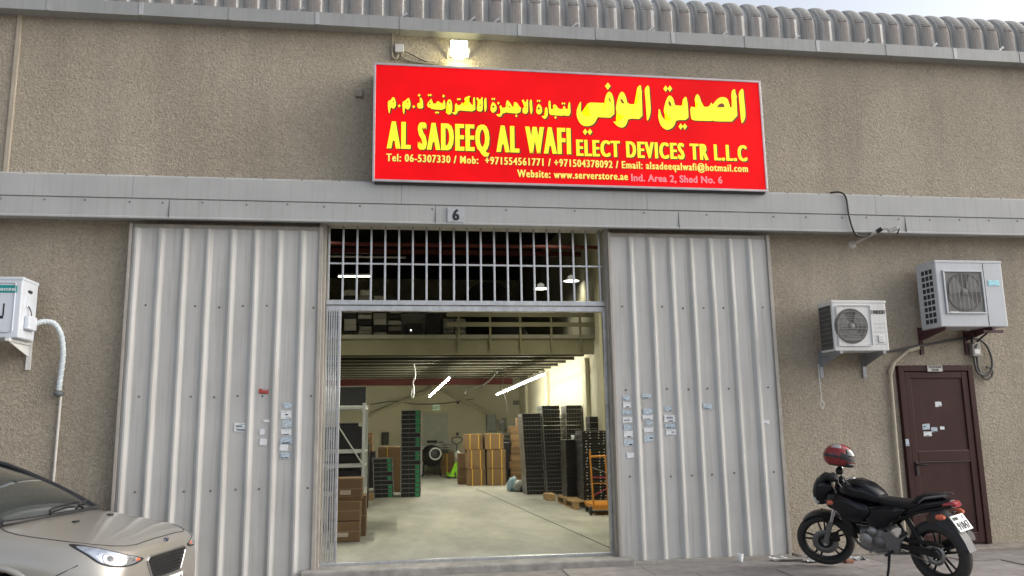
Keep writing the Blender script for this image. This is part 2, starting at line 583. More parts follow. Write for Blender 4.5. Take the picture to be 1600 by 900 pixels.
# sawn joint across the slab
MB().tube([(2.62, 0.5, FZ+0.001), (1.95, 10.5, FZ+0.001)], 0.006, 4).build("floor_joint", M_INK, fl)
struct(MB().box(-6.2, 4.3, 17.6, 17.8, FZ, 6.6).build("wall_back", M_CREAM))
struct(MB().box(4.15, 4.35, 0.34, 17.6, FZ, 6.6).build("wall_right", M_CREAM))
struct(MB().box(-6.3, -6.1, 0.34, 17.6, FZ, 6.6).build("wall_left", M_CREAM))
struct(MB().box(-6.3, 4.35, 0.125, 17.8, 6.56, 6.64).build("ceiling", M_DARKROOF))
for y in (7.6, 12.2, 15.8):
    MB().bbox(4.06, 4.149, y, y + 0.32, FZ, 6.5 if y < 7 else 3.02, 0.01).build("wall_pilaster", M_CREAM, shed)
MB().bbox(3.96, 4.149, 5.9, 6.25, FZ, 6.5, 0.01).build("wall_pilaster", M_CREAM, shed)
# red purlins and pale pipes high in the hall
for y, z, h, m in ((8.0, 5.36, 0.10, M_RED), (8.4, 5.62, 0.07, M_RED), (12.0, 5.9, 0.12, M_RED), (5.5, 4.98, 0.05, M_RED)):
    MB().bbox(-6.1, 4.14, y, y + 0.1, z, z + h, 0.008).build("purlin", m, shed)
MB().tube([(-6.1, 7.9, 5.27), (0.2, 7.9, 5.25)], 0.022, 8).build("conduit", M_WHITE, shed)

# mezzanine: slab edge, joists beneath, guard rail
M_MEZZ = mat("mezzanine_paint", (0.30, 0.285, 0.19), 0.7, var=0.1, scale=2)
mez = thing("mezzanine", "cream mezzanine floor with guard rail and joists across the back of the shed", "mezzanine")
MB().box(-6.1, 4.06, 6.80, 17.6, 3.30, 3.42).build("deck", mat("mezz_deck", (0.05, 0.048, 0.038), 0.8), mez)
MB().bbox(-6.1, 4.06, 6.74, 6.80, 3.02, 3.34, 0.008).build("edge_beam", M_MEZZ, mez)
MB().bbox(-6.1, 4.06, 6.70, 6.80, 3.342, 3.425, 0.008).build("deck_edge", mat("deck_edge_grey", (0.36, 0.35, 0.29), 0.6), mez)
M_JOIST = mat("joist_paint", (0.19, 0.18, 0.125), 0.6)
jme = MB().bbox(-6.1, 4.06, -0.02, 0.02, 3.08, 3.30, 0.004).mesh("joist", mat("joist_dark", (0.035, 0.033, 0.025), 0.7))
jfl = MB().bbox(-6.1, 4.06, -0.05, 0.05, 3.06, 3.08, 0.003).mesh("joist_flange", M_JOIST)
for i in range(9):
    j = inst("joist", jme, mez, (0, 7.7 + 0.95*i, random.uniform(-.01, .01)))
    inst("joist_flange", jfl, j)
MB().bbox(-6.1, 3.6, 15.4, 15.52, 2.86, 3.055, 0.005).build("red_beam", M_RED, mez)
post_me = MB().bbox(-0.02, 0.02, -0.02, 0.02, 3.12, 4.02, 0.003).mesh("rail_post", M_MEZZ)
for x in (1.25, 1.89, 2.51, 3.15, 3.76):
    inst("rail_post", post_me, mez, (x, 6.68, 0))
for z in (3.58, 3.78, 4.0):
    MB().bbox(1.0, 4.05, 6.63, 6.66, z, z + (0.09 if z < 3.9 else 0.04), 0.003).build("guard_rail", M_MEZZ, mez)
# ================================================================ sliding doors
def sheet_profile(width, ribs, rib_at):
    pts = [(0.0, 0.0)]
    for c in rib_at:
        pts += [(c-0.052, 0.0), (c-0.048, -0.002), (c-0.014, -0.028), (c-0.009, -0.030), (c+0.008, -0.030), (c+0.013, -0.028), (c+0.042, -0.004), (c+0.054, 0.0)]
    pts.append((width, 0.0))
    return pts
def sliding_door(label, x0, width, z0, z1, rib_at, inner):
    d = thing("sliding_door", label, "door", (x0, 0.0, 0.0), 0, "corrugated sliding doors of the shed")
    prof = sheet_profile(width, 8, rib_at)
    nz_ = 30
    mb = MB()
    vs, fs = [], []
    for k in range(nz_ + 1):
        z = z0 + 0.02 + (z1 - z0 - 0.075) * k / nz_
        for j, (x, y) in enumerate(prof):
            dent = 0.003 * noise.noise(Vector((x*2.2 + x0*3, z*1.1, 3.0)))
            wob = 0.004 * noise.noise(Vector((x*0.9 + x0, z*1.7, 7.0)))
            vs.append((x + (wob if 0.02 < x < width - 0.02 else 0), -0.005 + y * (1 + 0.12*noise.noise(Vector((x*1.3, z*2.3, x0)))) + dent, z))
    n = len(prof)
    for k in range(nz_):
        for j in range(n-1):
            fs.append((k*n+j, k*n+j+1, (k+1)*n+j+1, (k+1)*n+j))
    mb.add(vs, fs, False)
    sh = mb.build("sheet", M_DOORSHEET, d)
    # steel angle frame round the sheet
    MB().bbox(-0.035, -0.002, -0.03, 0.045, z0, z1, 0.004).build("frame_stile", M_DOORFRAME, d)
    MB().bbox(width+0.002, width+0.045, -0.03, 0.045, z0, z1, 0.004).build("frame_stile", M_DOORFRAME, d)
    MB().bbox(0, width, 0.005, 0.045, z0, z0+0.06, 0.004).build("frame_rail", M_DOORFRAME, d)
    MB().bbox(-0.03, width+0.04, -0.035, 0.045, z0-0.03, z0+0.018, 0.004).build("bottom_rail", M_DOORFRAME, d)
    MB().bbox(0, width, 0.005, 0.045, z1-0.06, z1, 0.004).build("frame_rail", M_DOORFRAME, d)
    return d
ribL = [0.045 + 0.2615*i for i in range(8)]
ribR = [0.247 + 0.2585*i for i in range(7)]
doorL = sliding_door("corrugated grey sliding door beside the folded lattice gate and the beige car", -2.965, 2.065, 0.0, 3.935, [r for r in ribL], 1)
doorR = sliding_door("corrugated grey sliding door with rows of small flyers, beside the motorcycle", 2.605, 2.03, 0.02, 3.93, ribR, -1)
scw = MB().lathe([(0.0001, -0.010), (0.007, -0.009), (0.008, -0.004), (0.012, -0.002), (0.013, 0.0)], 8, 'Y').mesh("screw", M_SCREW)
for d, ribs, zz in ((doorL, ribL, (2.985, 1.975, 0.95)), (doorR, ribR, (3.0, 2.005, 0.985))):
    for z in zz:
        for i in range(8):
            if i in (1, 6): continue
            cx = ribL[i] + 0.142
            if d is doorR: cx = 0.122 + 0.2585*i
            inst("screw", scw, d, (cx + random.uniform(-.012, .012), -0.006, z + random.uniform(-.012, .012)))
def sticker(d, x, z, w, h, m, rot=0.0, y=-0.011, bits=0):
    mb = MB()
    k = 7
    pts = []
    random.seed(int(x*1000 + z*7777))
    for (a, b) in ((-.5, -.5), (0, -.5), (.5, -.5), (.5, 0), (.5, .5), (0, .5), (-.5, .5), (-.5, 0)):
        pts.append(((a + random.uniform(-.04, .04))*w, (b + random.uniform(-.05, .05))*h))
    mb.prism(pts, -0.0015, 0.0015)
    o = mb.build("sticker", m, d, (x, y, z))
    o.rotation_euler = (0, rot, 0)
    if bits:
        for i in range(bits):
            bw = random.uniform(.25, .7)*w
            bx = random.uniform(-.4*w, .4*w - bw) if bw < .8*w else -.4*w
            bz = h*(.34 - .68*i/max(1, bits-1)) if bits > 1 else 0
            MB().box(bx, bx+bw, -0.0028, -0.0018, bz-h*.07, bz+h*.07).build("print", M_INK if i % 2 else M_BLUEPAPER, o)
    return o
# flyers on the left door (x from the door's left edge, world x + 2.965)
for (x, z, w, h, m, b) in ((1.50, 2.02, .10, .055, M_REDPAPER, 2), (1.27, 1.63, .145, .09, M_PAPER, 4), (1.545, 1.695, .07, .028, M_PAPER, 0),
                           (1.50, 1.575, .055, .06, M_PAPER, 0), (1.515, 1.465, .075, .07, M_PAPER, 0),
                           (1.765, 1.86, .09, .07, M_BLUEPAPER, 0), (1.755, 1.76, .115, .09, M_PAPER, 3), (1.765, 1.66, .10, .08, M_BLUEPAPER, 0), (1.76, 1.565, .11, .07, M_PAPER, 2),
                           (1.76, 1.475, .13, .08, M_PRINT, 2), (1.74, 1.40, .09, .07, M_PAPER, 0), (1.755, 1.31, .105, .07, M_BLUEPAPER, 2)):
    sticker(doorL, x, z, w, h, m, random.uniform(-.06, .06), bits=b)
# flyers on the right door (x from its left edge, world x - 2.605)
for (x, z, w, h, m, b) in ((.125, 1.90, .09, .06, M_BLUEPAPER, 2), (.13, 1.82, .10, .07, M_PAPER, 2), (.125, 1.73, .11, .055, M_PRINT, 2), (.13, 1.64, .12, .07, M_PAPER, 3), (.125, 1.555, .10, .06, M_PRINT, 0),
                           (.13, 1.475, .11, .08, M_PAPER, 2), (.135, 1.38, .12, .075, M_BLUEPAPER, 2), (.15, 1.23, .09, .06, M_PAPER, 0),
                           (.38, 1.92, .11, .055, M_BLUEPAPER, 2), (.385, 1.74, .12, .065, M_BLUEPAPER, 0), (.38, 1.67, .13, .055, M_PAPER, 2), (.395, 1.60, .09, .055, M_PRINT, 0), (.385, 1.52, .12, .05, M_PAPER, 0), (.385, 1.425, .12, .085, M_BLUEPAPER, 3),
                           (.64, 1.765, .085, .06, M_PRINT, 2), (.65, 1.65, .135, .085, M_PAPER, 4), (.65, 1.565, .13, .05, M_PRINT, 2), (.66, 1.49, .13, .07, M_PAPER, 3),
                           (1.14, 1.79, .12, .07, M_BLUEPAPER, 2), (1.87, 1.59, .085, .05, M_PAPER, 2)):
    sticker(doorR, x, z, w, h, m, random.uniform(-.05, .05), bits=b)
random.seed(21)

# ================================================================ transom grille and folded gate
gr = thing("transom_grille", "galvanised steel bar grille filling the top of the doorway", "grille", (0, 0.2, 0))
bar = MB().bbox(-0.0115, 0.0115, -0.0115, 0.0115, 3.09, 4.0, 0.003).mesh("bar", M_GALV)
for i in range(21):
    inst("bar", bar, gr, (-0.80 + 0.1655*i, 0, 0))
MB().bbox(-0.82, 2.55, -0.0095, 0.0095, 3.53, 3.55, 0.002).build("cross_bar", M_GALV, gr)
MB().bbox(-0.82, 2.555, -0.045, 0.03, 3.035, 3.093, 0.005).build("top_track", M_GALV, gr)
MB().bbox(-0.82, 2.555, -0.03, 0.05, 2.965, 3.03, 0.005).build("bottom_track", M_GALV, gr)
gt = thing("folding_gate", "galvanised lattice security gate folded back against the doorway jamb", "gate", (0, 0.17, 0.118))
chan = MB().prism([(-0.0075, -0.02), (0.0075, -0.02), (0.0075, 0.02), (0.005, 0.02), (0.005, -0.016), (-0.005, -0.016), (-0.005, 0.02), (-0.0075, 0.02)], 0.0, 2.85, 'Z').mesh("channel", M_GALV)
for i in range(6):
    inst("channel", chan, gt, (-0.80 + 0.0262*i, 0.01*(i % 2), 0))
rv = MB().lathe([(0.0001, -0.024), (0.006, -0.023), (0.007, -0.019)], 8, 'Y').mesh("rivet", M_STEEL)
for i in range(6):
    for z in (0.05, 0.72, 1.42, 2.1, 2.78):
        inst("rivet", rv, gt, (-0.80 + 0.0262*i, 0.01*(i % 2), z))
lat = MB().bbox(-0.066, 0.066, 0.022, 0.026, -0.012, 0.012, 0.001).mesh("lattice_strip", M_GALV)
for k in range(3):
    inst("lattice_strip", lat, gt, (-0.735, 0.006, 0.2 + 1.2*k), (0, R(80 if k % 2 else -80), 0))
MB().bbox(-0.662, -0.640, -0.02, 0.03, 0.0, 2.85, 0.003).build("lock_stile", M_GALV, gt)
ct = thing("gate_post", "slim galvanised lock post of the gate at the doorway's other side", "post", (2.535, 0.17, 0.118))
MB().bbox(-0.018, 0.018, -0.02, 0.03, 0, 2.85, 0.003).build("stile", M_GALV, ct)
MB().bbox(-0.022, 0.012, -0.035, -0.018, 1.55, 1.72, 0.003).build("lock_keeper", M_STEEL, ct)
# ================================================================ lit signboard
ARABIC=[[(4309,5755),(4376,5819),(4379,5676),(4384,5485),(4376,5398),(4328,5325),(4315,5377),(4310,5625)],[(4204,5750),(4265,5806),(4269,5724),(4286,5691),(4272,5671),(4273,5356),(3955,5345),(3945,5364),(3934,5350),(3804,5347),(3796,5358),(3786,5346),(3673,5349),(3652,5378),(3648,5534),(3711,5523),(3751,5526),(3748,5591),(3726,5609),(3712,5608),(3729,5676),(3752,5704),(3777,5686),(3797,5622),(3811,5537),(3900,5536),(3938,5607),(3947,5561),(3991,5621),(4041,5666),(4099,5680),(4146,5666),(4167,5628),(4174,5545),(4214,5544)],[(3549,5606),(3600,5672),(3618,5614),(3623,5481),(3619,5349),(3454,5344),(3445,5304),(3417,5252),(3378,5222),(3336,5208),(3295,5219),(3255,5259),(3231,5324),(3224,5380),(3234,5484),(3252,5475),(3267,5400),(3301,5345),(3341,5321),(3375,5334),(3393,5373),(3362,5357),(3330,5375),(3309,5416),(3299,5458),(3315,5534),(3342,5611),(3368,5655),(3392,5668),(3419,5652),(3440,5606),(3450,5540),(3469,5539),(3567,5537),(3565,5597)],[(3310,5755),(3342,5799),(3370,5757),(3338,5713)],[(3366,5757),(3399,5802),(3426,5760),(3394,5716)],[(3482,5259),(3514,5302),(3542,5261),(3509,5218)],[(3536,5261),(3568,5304),(3596,5263),(3563,5220)],[(3063,5745),(3127,5808),(3129,5620),(3135,5451),(3108,5356),(3083,5316),(3073,5345),(3072,5477),(3067,5665)],[(2957,5740),(3017,5800),(3022,5729),(3031,5696),(3021,5672),(3021,5521),(3021,5336),(2834,5340),(2820,5279),(2786,5227),(2745,5213),(2700,5228),(2665,5259),(2637,5295),(2675,5290),(2731,5313),(2768,5342),(2788,5376),(2759,5351),(2723,5359),(2693,5405),(2680,5455),(2694,5535),(2720,5621),(2745,5674),(2769,5691),(2796,5676),(2821,5616),(2835,5527),(2969,5533),(2968,5613)],[(2549,5594),(2566,5642),(2590,5676),(2613,5682),(2635,5664),(2653,5618),(2663,5553),(2661,5340),(2451,5339),(2437,5347),(2427,5296),(2393,5249),(2348,5224),(2298,5215),(2249,5224),(2206,5269),(2181,5337),(2180,5411),(2198,5467),(2232,5534),(2243,5530),(2234,5469),(2237,5404),(2262,5359),(2307,5344),(2370,5359),(2321,5384),(2300,5416),(2306,5467),(2333,5529),(2457,5529),(2566,5530),(2549,5562)],[(2554,5752),(2592,5803),(2627,5756),(2588,5705)],[(2251,5142),(2282,5184),(2310,5144),(2279,5102)],[(2311,5144),(2342,5187),(2370,5146),(2339,5104)],[(2078,5501),(2103,5535),(2106,5344),(2027,5342),(2015,5350),(2007,5340),(1931,5341),(1839,5345),(1833,5407),(1827,5515),(1856,5540),(1852,5441),(1861,5421),(1889,5422),(1921,5429),(1886,5447),(1885,5468),(1907,5487),(1930,5470),(1953,5433),(1981,5426),(2009,5427),(2014,5457),(2031,5474),(2034,5432),(2082,5430)],[(1781,5422),(1806,5452),(1822,5399),(1819,5340),(1802,5303),(1778,5289),(1754,5305),(1739,5325),(1771,5330),(1794,5348),(1800,5381)],[(1686,5459),(1711,5485),(1738,5457),(1751,5412),(1748,5379),(1728,5349),(1700,5345),(1676,5368),(1675,5401)],[(1683,5519),(1696,5535),(1708,5520),(1695,5503)],[(1707,5520),(1720,5536),(1732,5521),(1719,5504)],[(1993,5499),(2006,5515),(2019,5500),(2005,5484)],[(2017,5498),(2030,5515),(2043,5499),(2029,5483)],[(1123,5519),(1136,5536),(1148,5521),(1135,5504)],[(1147,5520),(1159,5537),(1172,5522),(1159,5505)],[(1899,5315),(1915,5335),(1929,5316),(1914,5296)],[(1195,5469),(1210,5489),(1224,5470),(1209,5450)],[(1413,5315),(1428,5336),(1442,5317),(1427,5296)],[(1593,5513),(1623,5543),(1627,5456),(1631,5382),(1610,5336),(1599,5381)],[(1497,5513),(1517,5534),(1528,5514),(1545,5478),(1554,5515),(1575,5545),(1577,5471),(1573,5348),(1508,5348),(1504,5410),(1535,5444),(1528,5473),(1504,5501)],[(1401,5488),(1425,5493),(1448,5474),(1465,5433),(1491,5426),(1474,5344),(1328,5349),(1316,5357),(1257,5338),(1249,5309),(1221,5291),(1198,5303),(1177,5326),(1218,5328),(1234,5341),(1236,5390),(1219,5414),(1239,5452),(1247,5424),(1254,5412),(1298,5413),(1305,5484),(1319,5516),(1346,5490),(1369,5454),(1388,5417),(1408,5418),(1432,5423),(1404,5447),(1397,5463)],[(1127,5460),(1141,5486),(1169,5461),(1189,5421),(1186,5380),(1159,5346),(1132,5345),(1113,5373),(1112,5410)],[(1034,5513),(1062,5541),(1063,5448),(1066,5391),(1046,5343),(1035,5390)],[(938,5517),(958,5538),(977,5494),(989,5462),(997,5524),(1017,5549),(1020,5447),(1015,5352),(949,5354),(944,5411),(977,5445),(950,5497)],[(899,5519),(923,5541),(926,5443),(928,5349),(770,5353),(759,5358),(716,5348),(708,5319),(685,5298),(658,5309),(639,5328),(674,5330),(693,5351),(689,5391),(678,5420),(697,5453),(709,5421),(747,5423),(771,5469),(778,5424),(852,5431),(821,5471),(790,5492),(802,5526),(869,5551),(857,5522),(829,5504),(864,5464),(875,5431),(907,5432)],[(704,5497),(717,5514),(730,5498),(717,5481)],[(727,5498),(740,5515),(753,5499),(740,5482)],[(352,5534),(365,5551),(378,5535),(365,5518)],[(375,5535),(388,5552),(401,5536),(388,5519)],[(441,5316),(454,5333),(467,5317),(454,5300)],[(464,5317),(477,5334),(490,5318),(477,5301)],[(580,5428),(589,5469),(612,5496),(635,5479),(647,5430),(649,5357),(635,5312),(612,5295),(585,5306),(566,5329),(596,5326),(620,5344),(626,5368),(597,5371),(581,5395)],[(543,5467),(554,5488),(566,5435),(567,5354),(397,5355),(385,5378),(366,5374),(343,5401),(355,5442),(382,5468),(397,5497),(405,5432),(458,5426),(472,5472),(481,5431),(535,5434),(535,5450)],[(526,5529),(543,5549),(560,5530),(543,5510)],[(234,5526),(251,5547),(268,5528),(251,5507)],[(170,5379),(187,5399),(204,5380),(187,5360)],[(-2,5382),(15,5402),(31,5383),(15,5363)],[(255,5478),(270,5508),(294,5464),(299,5415),(299,5359),(233,5360),(225,5428),(267,5426),(271,5447)],[(110,5480),(126,5490),(141,5465),(151,5401),(141,5364),(121,5336),(96,5358),(81,5361),(77,5293),(66,5280),(58,5316),(50,5404),(58,5437),(88,5455)],[(-68,5484),(-53,5493),(-34,5466),(-22,5401),(-31,5365),(-51,5340),(-74,5355),(-91,5358),(-93,5298),(-105,5281),(-115,5325),(-121,5397),(-117,5438),(-86,5451)]]
ARABIC_HOLES=[[(4004,5537),(4040,5580),(4074,5594),(4102,5578),(4107,5542)],[(3367,5584),(3383,5589),(3400,5557),(3405,5519),(3384,5528),(3369,5551)],[(2743,5580),(2758,5594),(2782,5563),(2792,5532),(2763,5538)],[(2594,5592),(2607,5597),(2623,5540),(2604,5555)],[(1692,5422),(1708,5441),(1724,5423),(1707,5404)],[(1538,5432),(1549,5442),(1560,5433),(1549,5423)],[(1310,5439),(1318,5451),(1325,5439),(1317,5427)],[(1336,5426),(1347,5438),(1358,5427),(1346,5415)],[(1131,5420),(1147,5437),(1163,5422),(1147,5404)],[(977,5432),(988,5443),(999,5433),(988,5423)],[(604,5446),(616,5458),(628,5448),(616,5436)],[(365,5430),(378,5442),(390,5431),(378,5420)],[(107,5435),(116,5450),(125,5436),(116,5421)],[(-65,5432),(-56,5447),(-47,5433),(-56,5418)]]
M_SIGNRED = mat("sign_red", (0.50, 0.003, 0.005), 0.6, var=0.10, scale=1.3, emis=(1.0, 0.004, 0.008), estr=0.40, spec=0.1)
M_SIGNYEL = mat("sign_yellow", (0.90, 0.80, 0.02), 0.4, var=0.02, emis=(1.0, 0.80, 0.015), estr=0.3)
M_SIGNPALE = mat("sign_pale_yellow", (0.88, 0.70, 0.12), 0.4, var=0.03, emis=(1.0, 0.75, 0.12), estr=0.28)
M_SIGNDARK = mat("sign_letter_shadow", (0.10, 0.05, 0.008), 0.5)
M_SIGNPINK = mat("sign_pink", (0.80, 0.25, 0.28), 0.5, var=0.08, scale=20, emis=(0.9, 0.25, 0.28), estr=0.15)
_t = M_SIGNRED.node_tree                       # tubes behind the panel light it a little unevenly
_n = _t.nodes.new("ShaderNodeTexNoise"); _n.inputs["Scale"].default_value = 0.9; _n.inputs["Detail"].default_value = 3
_m = _t.nodes.new("ShaderNodeMapRange"); _m.inputs[1].default_value = 0.3; _m.inputs[2].default_value = 0.7; _m.inputs[3].default_value = 0.20; _m.inputs[4].default_value = 0.40
_c = _t.nodes.new("ShaderNodeTexCoord"); _t.links.new(_c.outputs["Object"], _n.inputs["Vector"]); _t.links.new(_n.outputs["Fac"], _m.inputs[0])
_t.links.new(_m.outputs[0], _t.nodes["Principled BSDF"].inputs["Emission Strength"])
sg = thing("signboard", "lit red shop signboard with yellow Arabic and English lettering", "sign", (2.16, -0.22, 4.44))
def SP(mb, name, m, parent=sg):
    mb.v = [(x - 2.16, y + 0.22, z - 4.44) for x, y, z in mb.v]
    return mb.build(name, m, parent)
SX0, SX1, SZ0, SZ1 = -0.292, 4.615, 4.440, 5.922
M_FRAME = mat("sign_aluminium", (0.50, 0.45, 0.46), 0.4, 0.5)
SP(MB().box(SX0+0.03, SX1-0.03, -0.196, 0.118, SZ0-0.018, SZ1-0.004), "sign_box", M_BLACK)
SP(MB().box(SX0+0.028, SX1-0.028, -0.217, -0.198, SZ0+0.026, SZ1-0.026), "sign_face", M_SIGNRED)
fr = 0.028
for (a, b, c, d) in ((SX0, SX1, SZ1-fr, SZ1), (SX0, SX1, SZ0, SZ0+fr), (SX0, SX0+fr, SZ0+fr, SZ1-fr), (SX1-fr, SX1, SZ0+fr, SZ1-fr)):
    SP(MB().bbox(a, b, -0.226, -0.190, c, d, 0.004), "frame_strip", M_FRAME)
def words(mb):
    """split lettering into one mesh per word"""
    par = list(range(len(mb.v)))
    def find(a):
        while par[a] != a:
            par[a] = par[par[a]]; a = par[a]
        return a
    for f in mb.f:
        for k in f[1:]: par[find(k)] = find(f[0])
    isl = {}
    for f in mb.f: isl.setdefault(find(f[0]), []).append(f)
    spans = sorted((min(mb.v[k][0] for f in fs for k in f), max(mb.v[k][0] for f in fs for k in f), r) for r, fs in isl.items())
    hgt = max(v[2] for v in mb.v) - min(v[2] for v in mb.v)
    out, cur, right = [], [], None
    for a, b, r in spans:
        if right is not None and a - right > 0.17*hgt:
            out.append(cur); cur = []; right = None
        cur.append(r); right = b if right is None else max(right, b)
    out.append(cur)
    res = []
    for rs in out:
        m2 = MB(); idx = {}
        for r in rs:
            for f in isl[r]:
                for k in f:
                    if k not in idx: idx[k] = len(m2.v); m2.v.append(mb.v[k])
                m2.f.append(tuple(idx[k] for k in f)); m2.s.append(False)
        res.append(m2)
    return res
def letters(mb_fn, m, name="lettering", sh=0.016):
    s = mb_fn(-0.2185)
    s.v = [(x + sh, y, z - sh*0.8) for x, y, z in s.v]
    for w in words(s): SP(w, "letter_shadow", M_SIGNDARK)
    for w in words(mb_fn(-0.2215)): SP(w, name, m)
def arabic(y):
    mb = MB()
    for i, poly in enumerate(ARABIC):
        P2 = [(a/1000, b/1000) for a, b in poly]
        if len(P2) > 5:
            n = len(P2)                           # round the corners a little
            Q = []
            for k in range(n):
                p0, p1, p2 = P2[k-1], P2[k], P2[(k+1) % n]
                Q.append((p1[0]*.75 + p0[0]*.25, p1[1]*.75 + p0[1]*.25))
                Q.append((p1[0]*.75 + p2[0]*.25, p1[1]*.75 + p2[1]*.25))
            P2 = Q
        bm = bmesh.new()
        f = bm.faces.new([bm.verts.new((a, y - 0.00003*i, b)) for a, b in P2])
        bmesh.ops.triangulate(bm, faces=[f])
        bm.verts.index_update()
        mb.add([v.co for v in bm.verts], [[v.index for v in g.verts] for g in bm.faces])
        bm.free()
    return mb
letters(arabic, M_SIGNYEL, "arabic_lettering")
for poly in ARABIC_HOLES:
    SP(MB().add([(a/1000, -0.2245, b/1000) for a, b in poly], [tuple(range(len(poly)))]), "letter_counter", mat("letter_counter", (0.22, 0.05, 0.01), 0.5))
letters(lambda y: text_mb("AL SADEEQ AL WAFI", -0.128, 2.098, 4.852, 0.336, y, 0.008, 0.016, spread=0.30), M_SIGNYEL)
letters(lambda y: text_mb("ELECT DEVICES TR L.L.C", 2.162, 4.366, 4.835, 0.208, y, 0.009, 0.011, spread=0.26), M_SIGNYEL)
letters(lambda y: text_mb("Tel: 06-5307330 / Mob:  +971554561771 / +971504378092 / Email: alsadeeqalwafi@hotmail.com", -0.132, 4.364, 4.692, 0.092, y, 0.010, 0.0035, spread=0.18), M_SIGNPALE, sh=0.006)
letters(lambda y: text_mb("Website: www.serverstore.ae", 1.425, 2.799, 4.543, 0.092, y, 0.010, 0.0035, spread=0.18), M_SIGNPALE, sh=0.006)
SP(text_mb("Ind. Area 2, Shed No. 6", 2.840, 4.016, 4.533, 0.088, -0.2215, 0.022, 0.002), "lettering", M_SIGNPINK)

# number plate of the shed
npl = thing("number_plate", "small grey plate with a black 6 above the doorway", "sign", (0.69, -0.152, 3.985))
MB().bbox(-0.10, 0.10, -0.012, -0.001, -0.004, 0.178, 0.003).build("plate", mat("plate_grey", (0.42, 0.44, 0.46), 0.5, var=0.2, scale=30), npl)
text_mb("6", -0.042, 0.042, 0.022, 0.13, -0.014, 0.02, 0.006).build("digit", M_INK, npl)
# ================================================================ things on the facade
# ---- flood light, junction box, cables above the sign
fl_ = thing("floodlight", "small square LED floodlight shining above the signboard", "floodlight", (0.74, 0.12, 6.19))
MB().bbox(-0.115, 0.115, -0.275, -0.225, -0.12, 0.12, 0.012).build("housing", mat("flood_housing", (0.35, 0.34, 0.30), 0.4, 0.4), fl_)
M_FLOOD = mat("flood_lens", (1, 0.97, 0.85), 0.3, emis=(1.0, 0.95, 0.72), estr=14.0)
MB().bbox(-0.098, 0.098, -0.281, -0.274, -0.10, 0.10, 0.003).build("lens", M_FLOOD, fl_)
MB().box(-0.135, -0.118, -0.26, 0.0, -0.02, 0.02).build("bracket_arm", M_STEEL, fl_)
MB().box(0.118, 0.135, -0.26, 0.0, -0.02, 0.02).build("bracket_arm", M_STEEL, fl_)
ld = bpy.data.lights.new("floodlight_beam", 'AREA')
ld.shape = 'SQUARE'; ld.size = 0.19; ld.energy = 16; ld.color = (1.0, 0.93, 0.62); ld.spread = R(175)
lo = bpy.data.objects.new("floodlight_beam", ld); COL.objects.link(lo)
lo.parent = fl_; lo.location = (0, -0.285, 0); lo.rotation_euler = (R(72), 0, 0)
wl = bpy.data.lights.new("floodlight_spill", 'POINT')
wl.energy = 5.5; wl.color = (1.0, 0.92, 0.5); wl.shadow_soft_size = 0.05
wo = bpy.data.objects.new("floodlight_spill", wl); COL.objects.link(wo)
wo.parent = fl_; wo.location = (0, -0.15, -0.155)

M_CONDUIT = mat("dusty_conduit", (0.30, 0.27, 0.21), 0.6)
jb = thing("junction_box", "small pale junction box with bent conduits left of the floodlight", "junction box", (0.012, 0.12, 6.26))
MB().bbox(-0.055, 0.055, -0.07, 0.0, -0.055, 0.055, 0.008).build("box_body", mat("jb_grey", (0.55, 0.54, 0.52), 0.5), jb)
MB().tube(spline([(-0.09, -0.03, 0.20), (-0.09, -0.03, 0.0), (-0.085, -0.03, -0.10), (-0.05, -0.03, -0.13), (-0.02, -0.03, -0.10), (-0.02, -0.03, -0.05)]), 0.014, 8).build("conduit", M_CONDUIT, jb)
MB().tube(spline([(0.02, -0.03, -0.05), (0.04, -0.03, -0.11), (0.12, -0.03, -0.145), (0.35, -0.03, -0.17), (0.60, -0.04, -0.175)]), 0.013, 8).build("conduit", M_CONDUIT, jb)
MB().tube(spline([(0.055, -0.04, -0.03), (0.12, -0.03, -0.05), (0.22, -0.03, -0.10), (0.32, -0.02, -0.14), (0.46, -0.02, -0.21)]), 0.006, 6).build("wire", M_BLACK, jb)
tag(MB().bbox(-0.52, -0.43, 0.075, 0.121, 5.61, 5.70, 0.008).build("outlet_cover", mat("cover_tan", (0.30, 0.26, 0.21), 0.7)), "small tan square outlet cover on the wall beside the signboard", "cover")

# ---- CCTV camera on its arm
cc = thing("security_camera", "small white security camera on a jointed arm under the header", "camera", (5.90, 0.12, 3.86))
M_CAMW = mat("camera_white", (0.55, 0.53, 0.49), 0.5)
MB().lathe([(0.0001, -0.03), (0.03, -0.028), (0.05, -0.01), (0.055, 0.0)], 16, 'Y').build("wall_plate", M_CAMW, cc)
MB().tube([(0, -0.02, 0), (0.10, -0.22, 0.06), (0.16, -0.34, 0.10)], 0.017, 8).build("arm", M_CAMW, cc)
MB().tube([(0.15, -0.32, 0.095), (0.20, -0.36, 0.13)], 0.028, 8).build("joint", M_BLACK, cc)
MB().tube([(0.19, -0.36, 0.125), (0.26, -0.40, 0.125)], 0.014, 8).build("neck", M_CAMW, cc)
mb = MB().bbox(-0.06, 0.06, -0.035, 0.035, -0.03, 0.03, 0.012)
mb.xform(Matrix.Translation((0.31, -0.42, 0.105)) @ Matrix.Rotation(R(-20), 4, 'Y') @ Matrix.Rotation(R(-25), 4, 'Z'))
mb.build("camera_body", M_CAMW, cc)
mb = MB().bbox(0.058, 0.075, -0.03, 0.03, -0.027, 0.032, 0.004)
mb.xform(Matrix.Translation((0.31, -0.42, 0.105)) @ Matrix.Rotation(R(30), 4, 'Y') @ Matrix.Rotation(R(-25), 4, 'Z'))
mb.build("lens_hood", M_BLACK, cc)
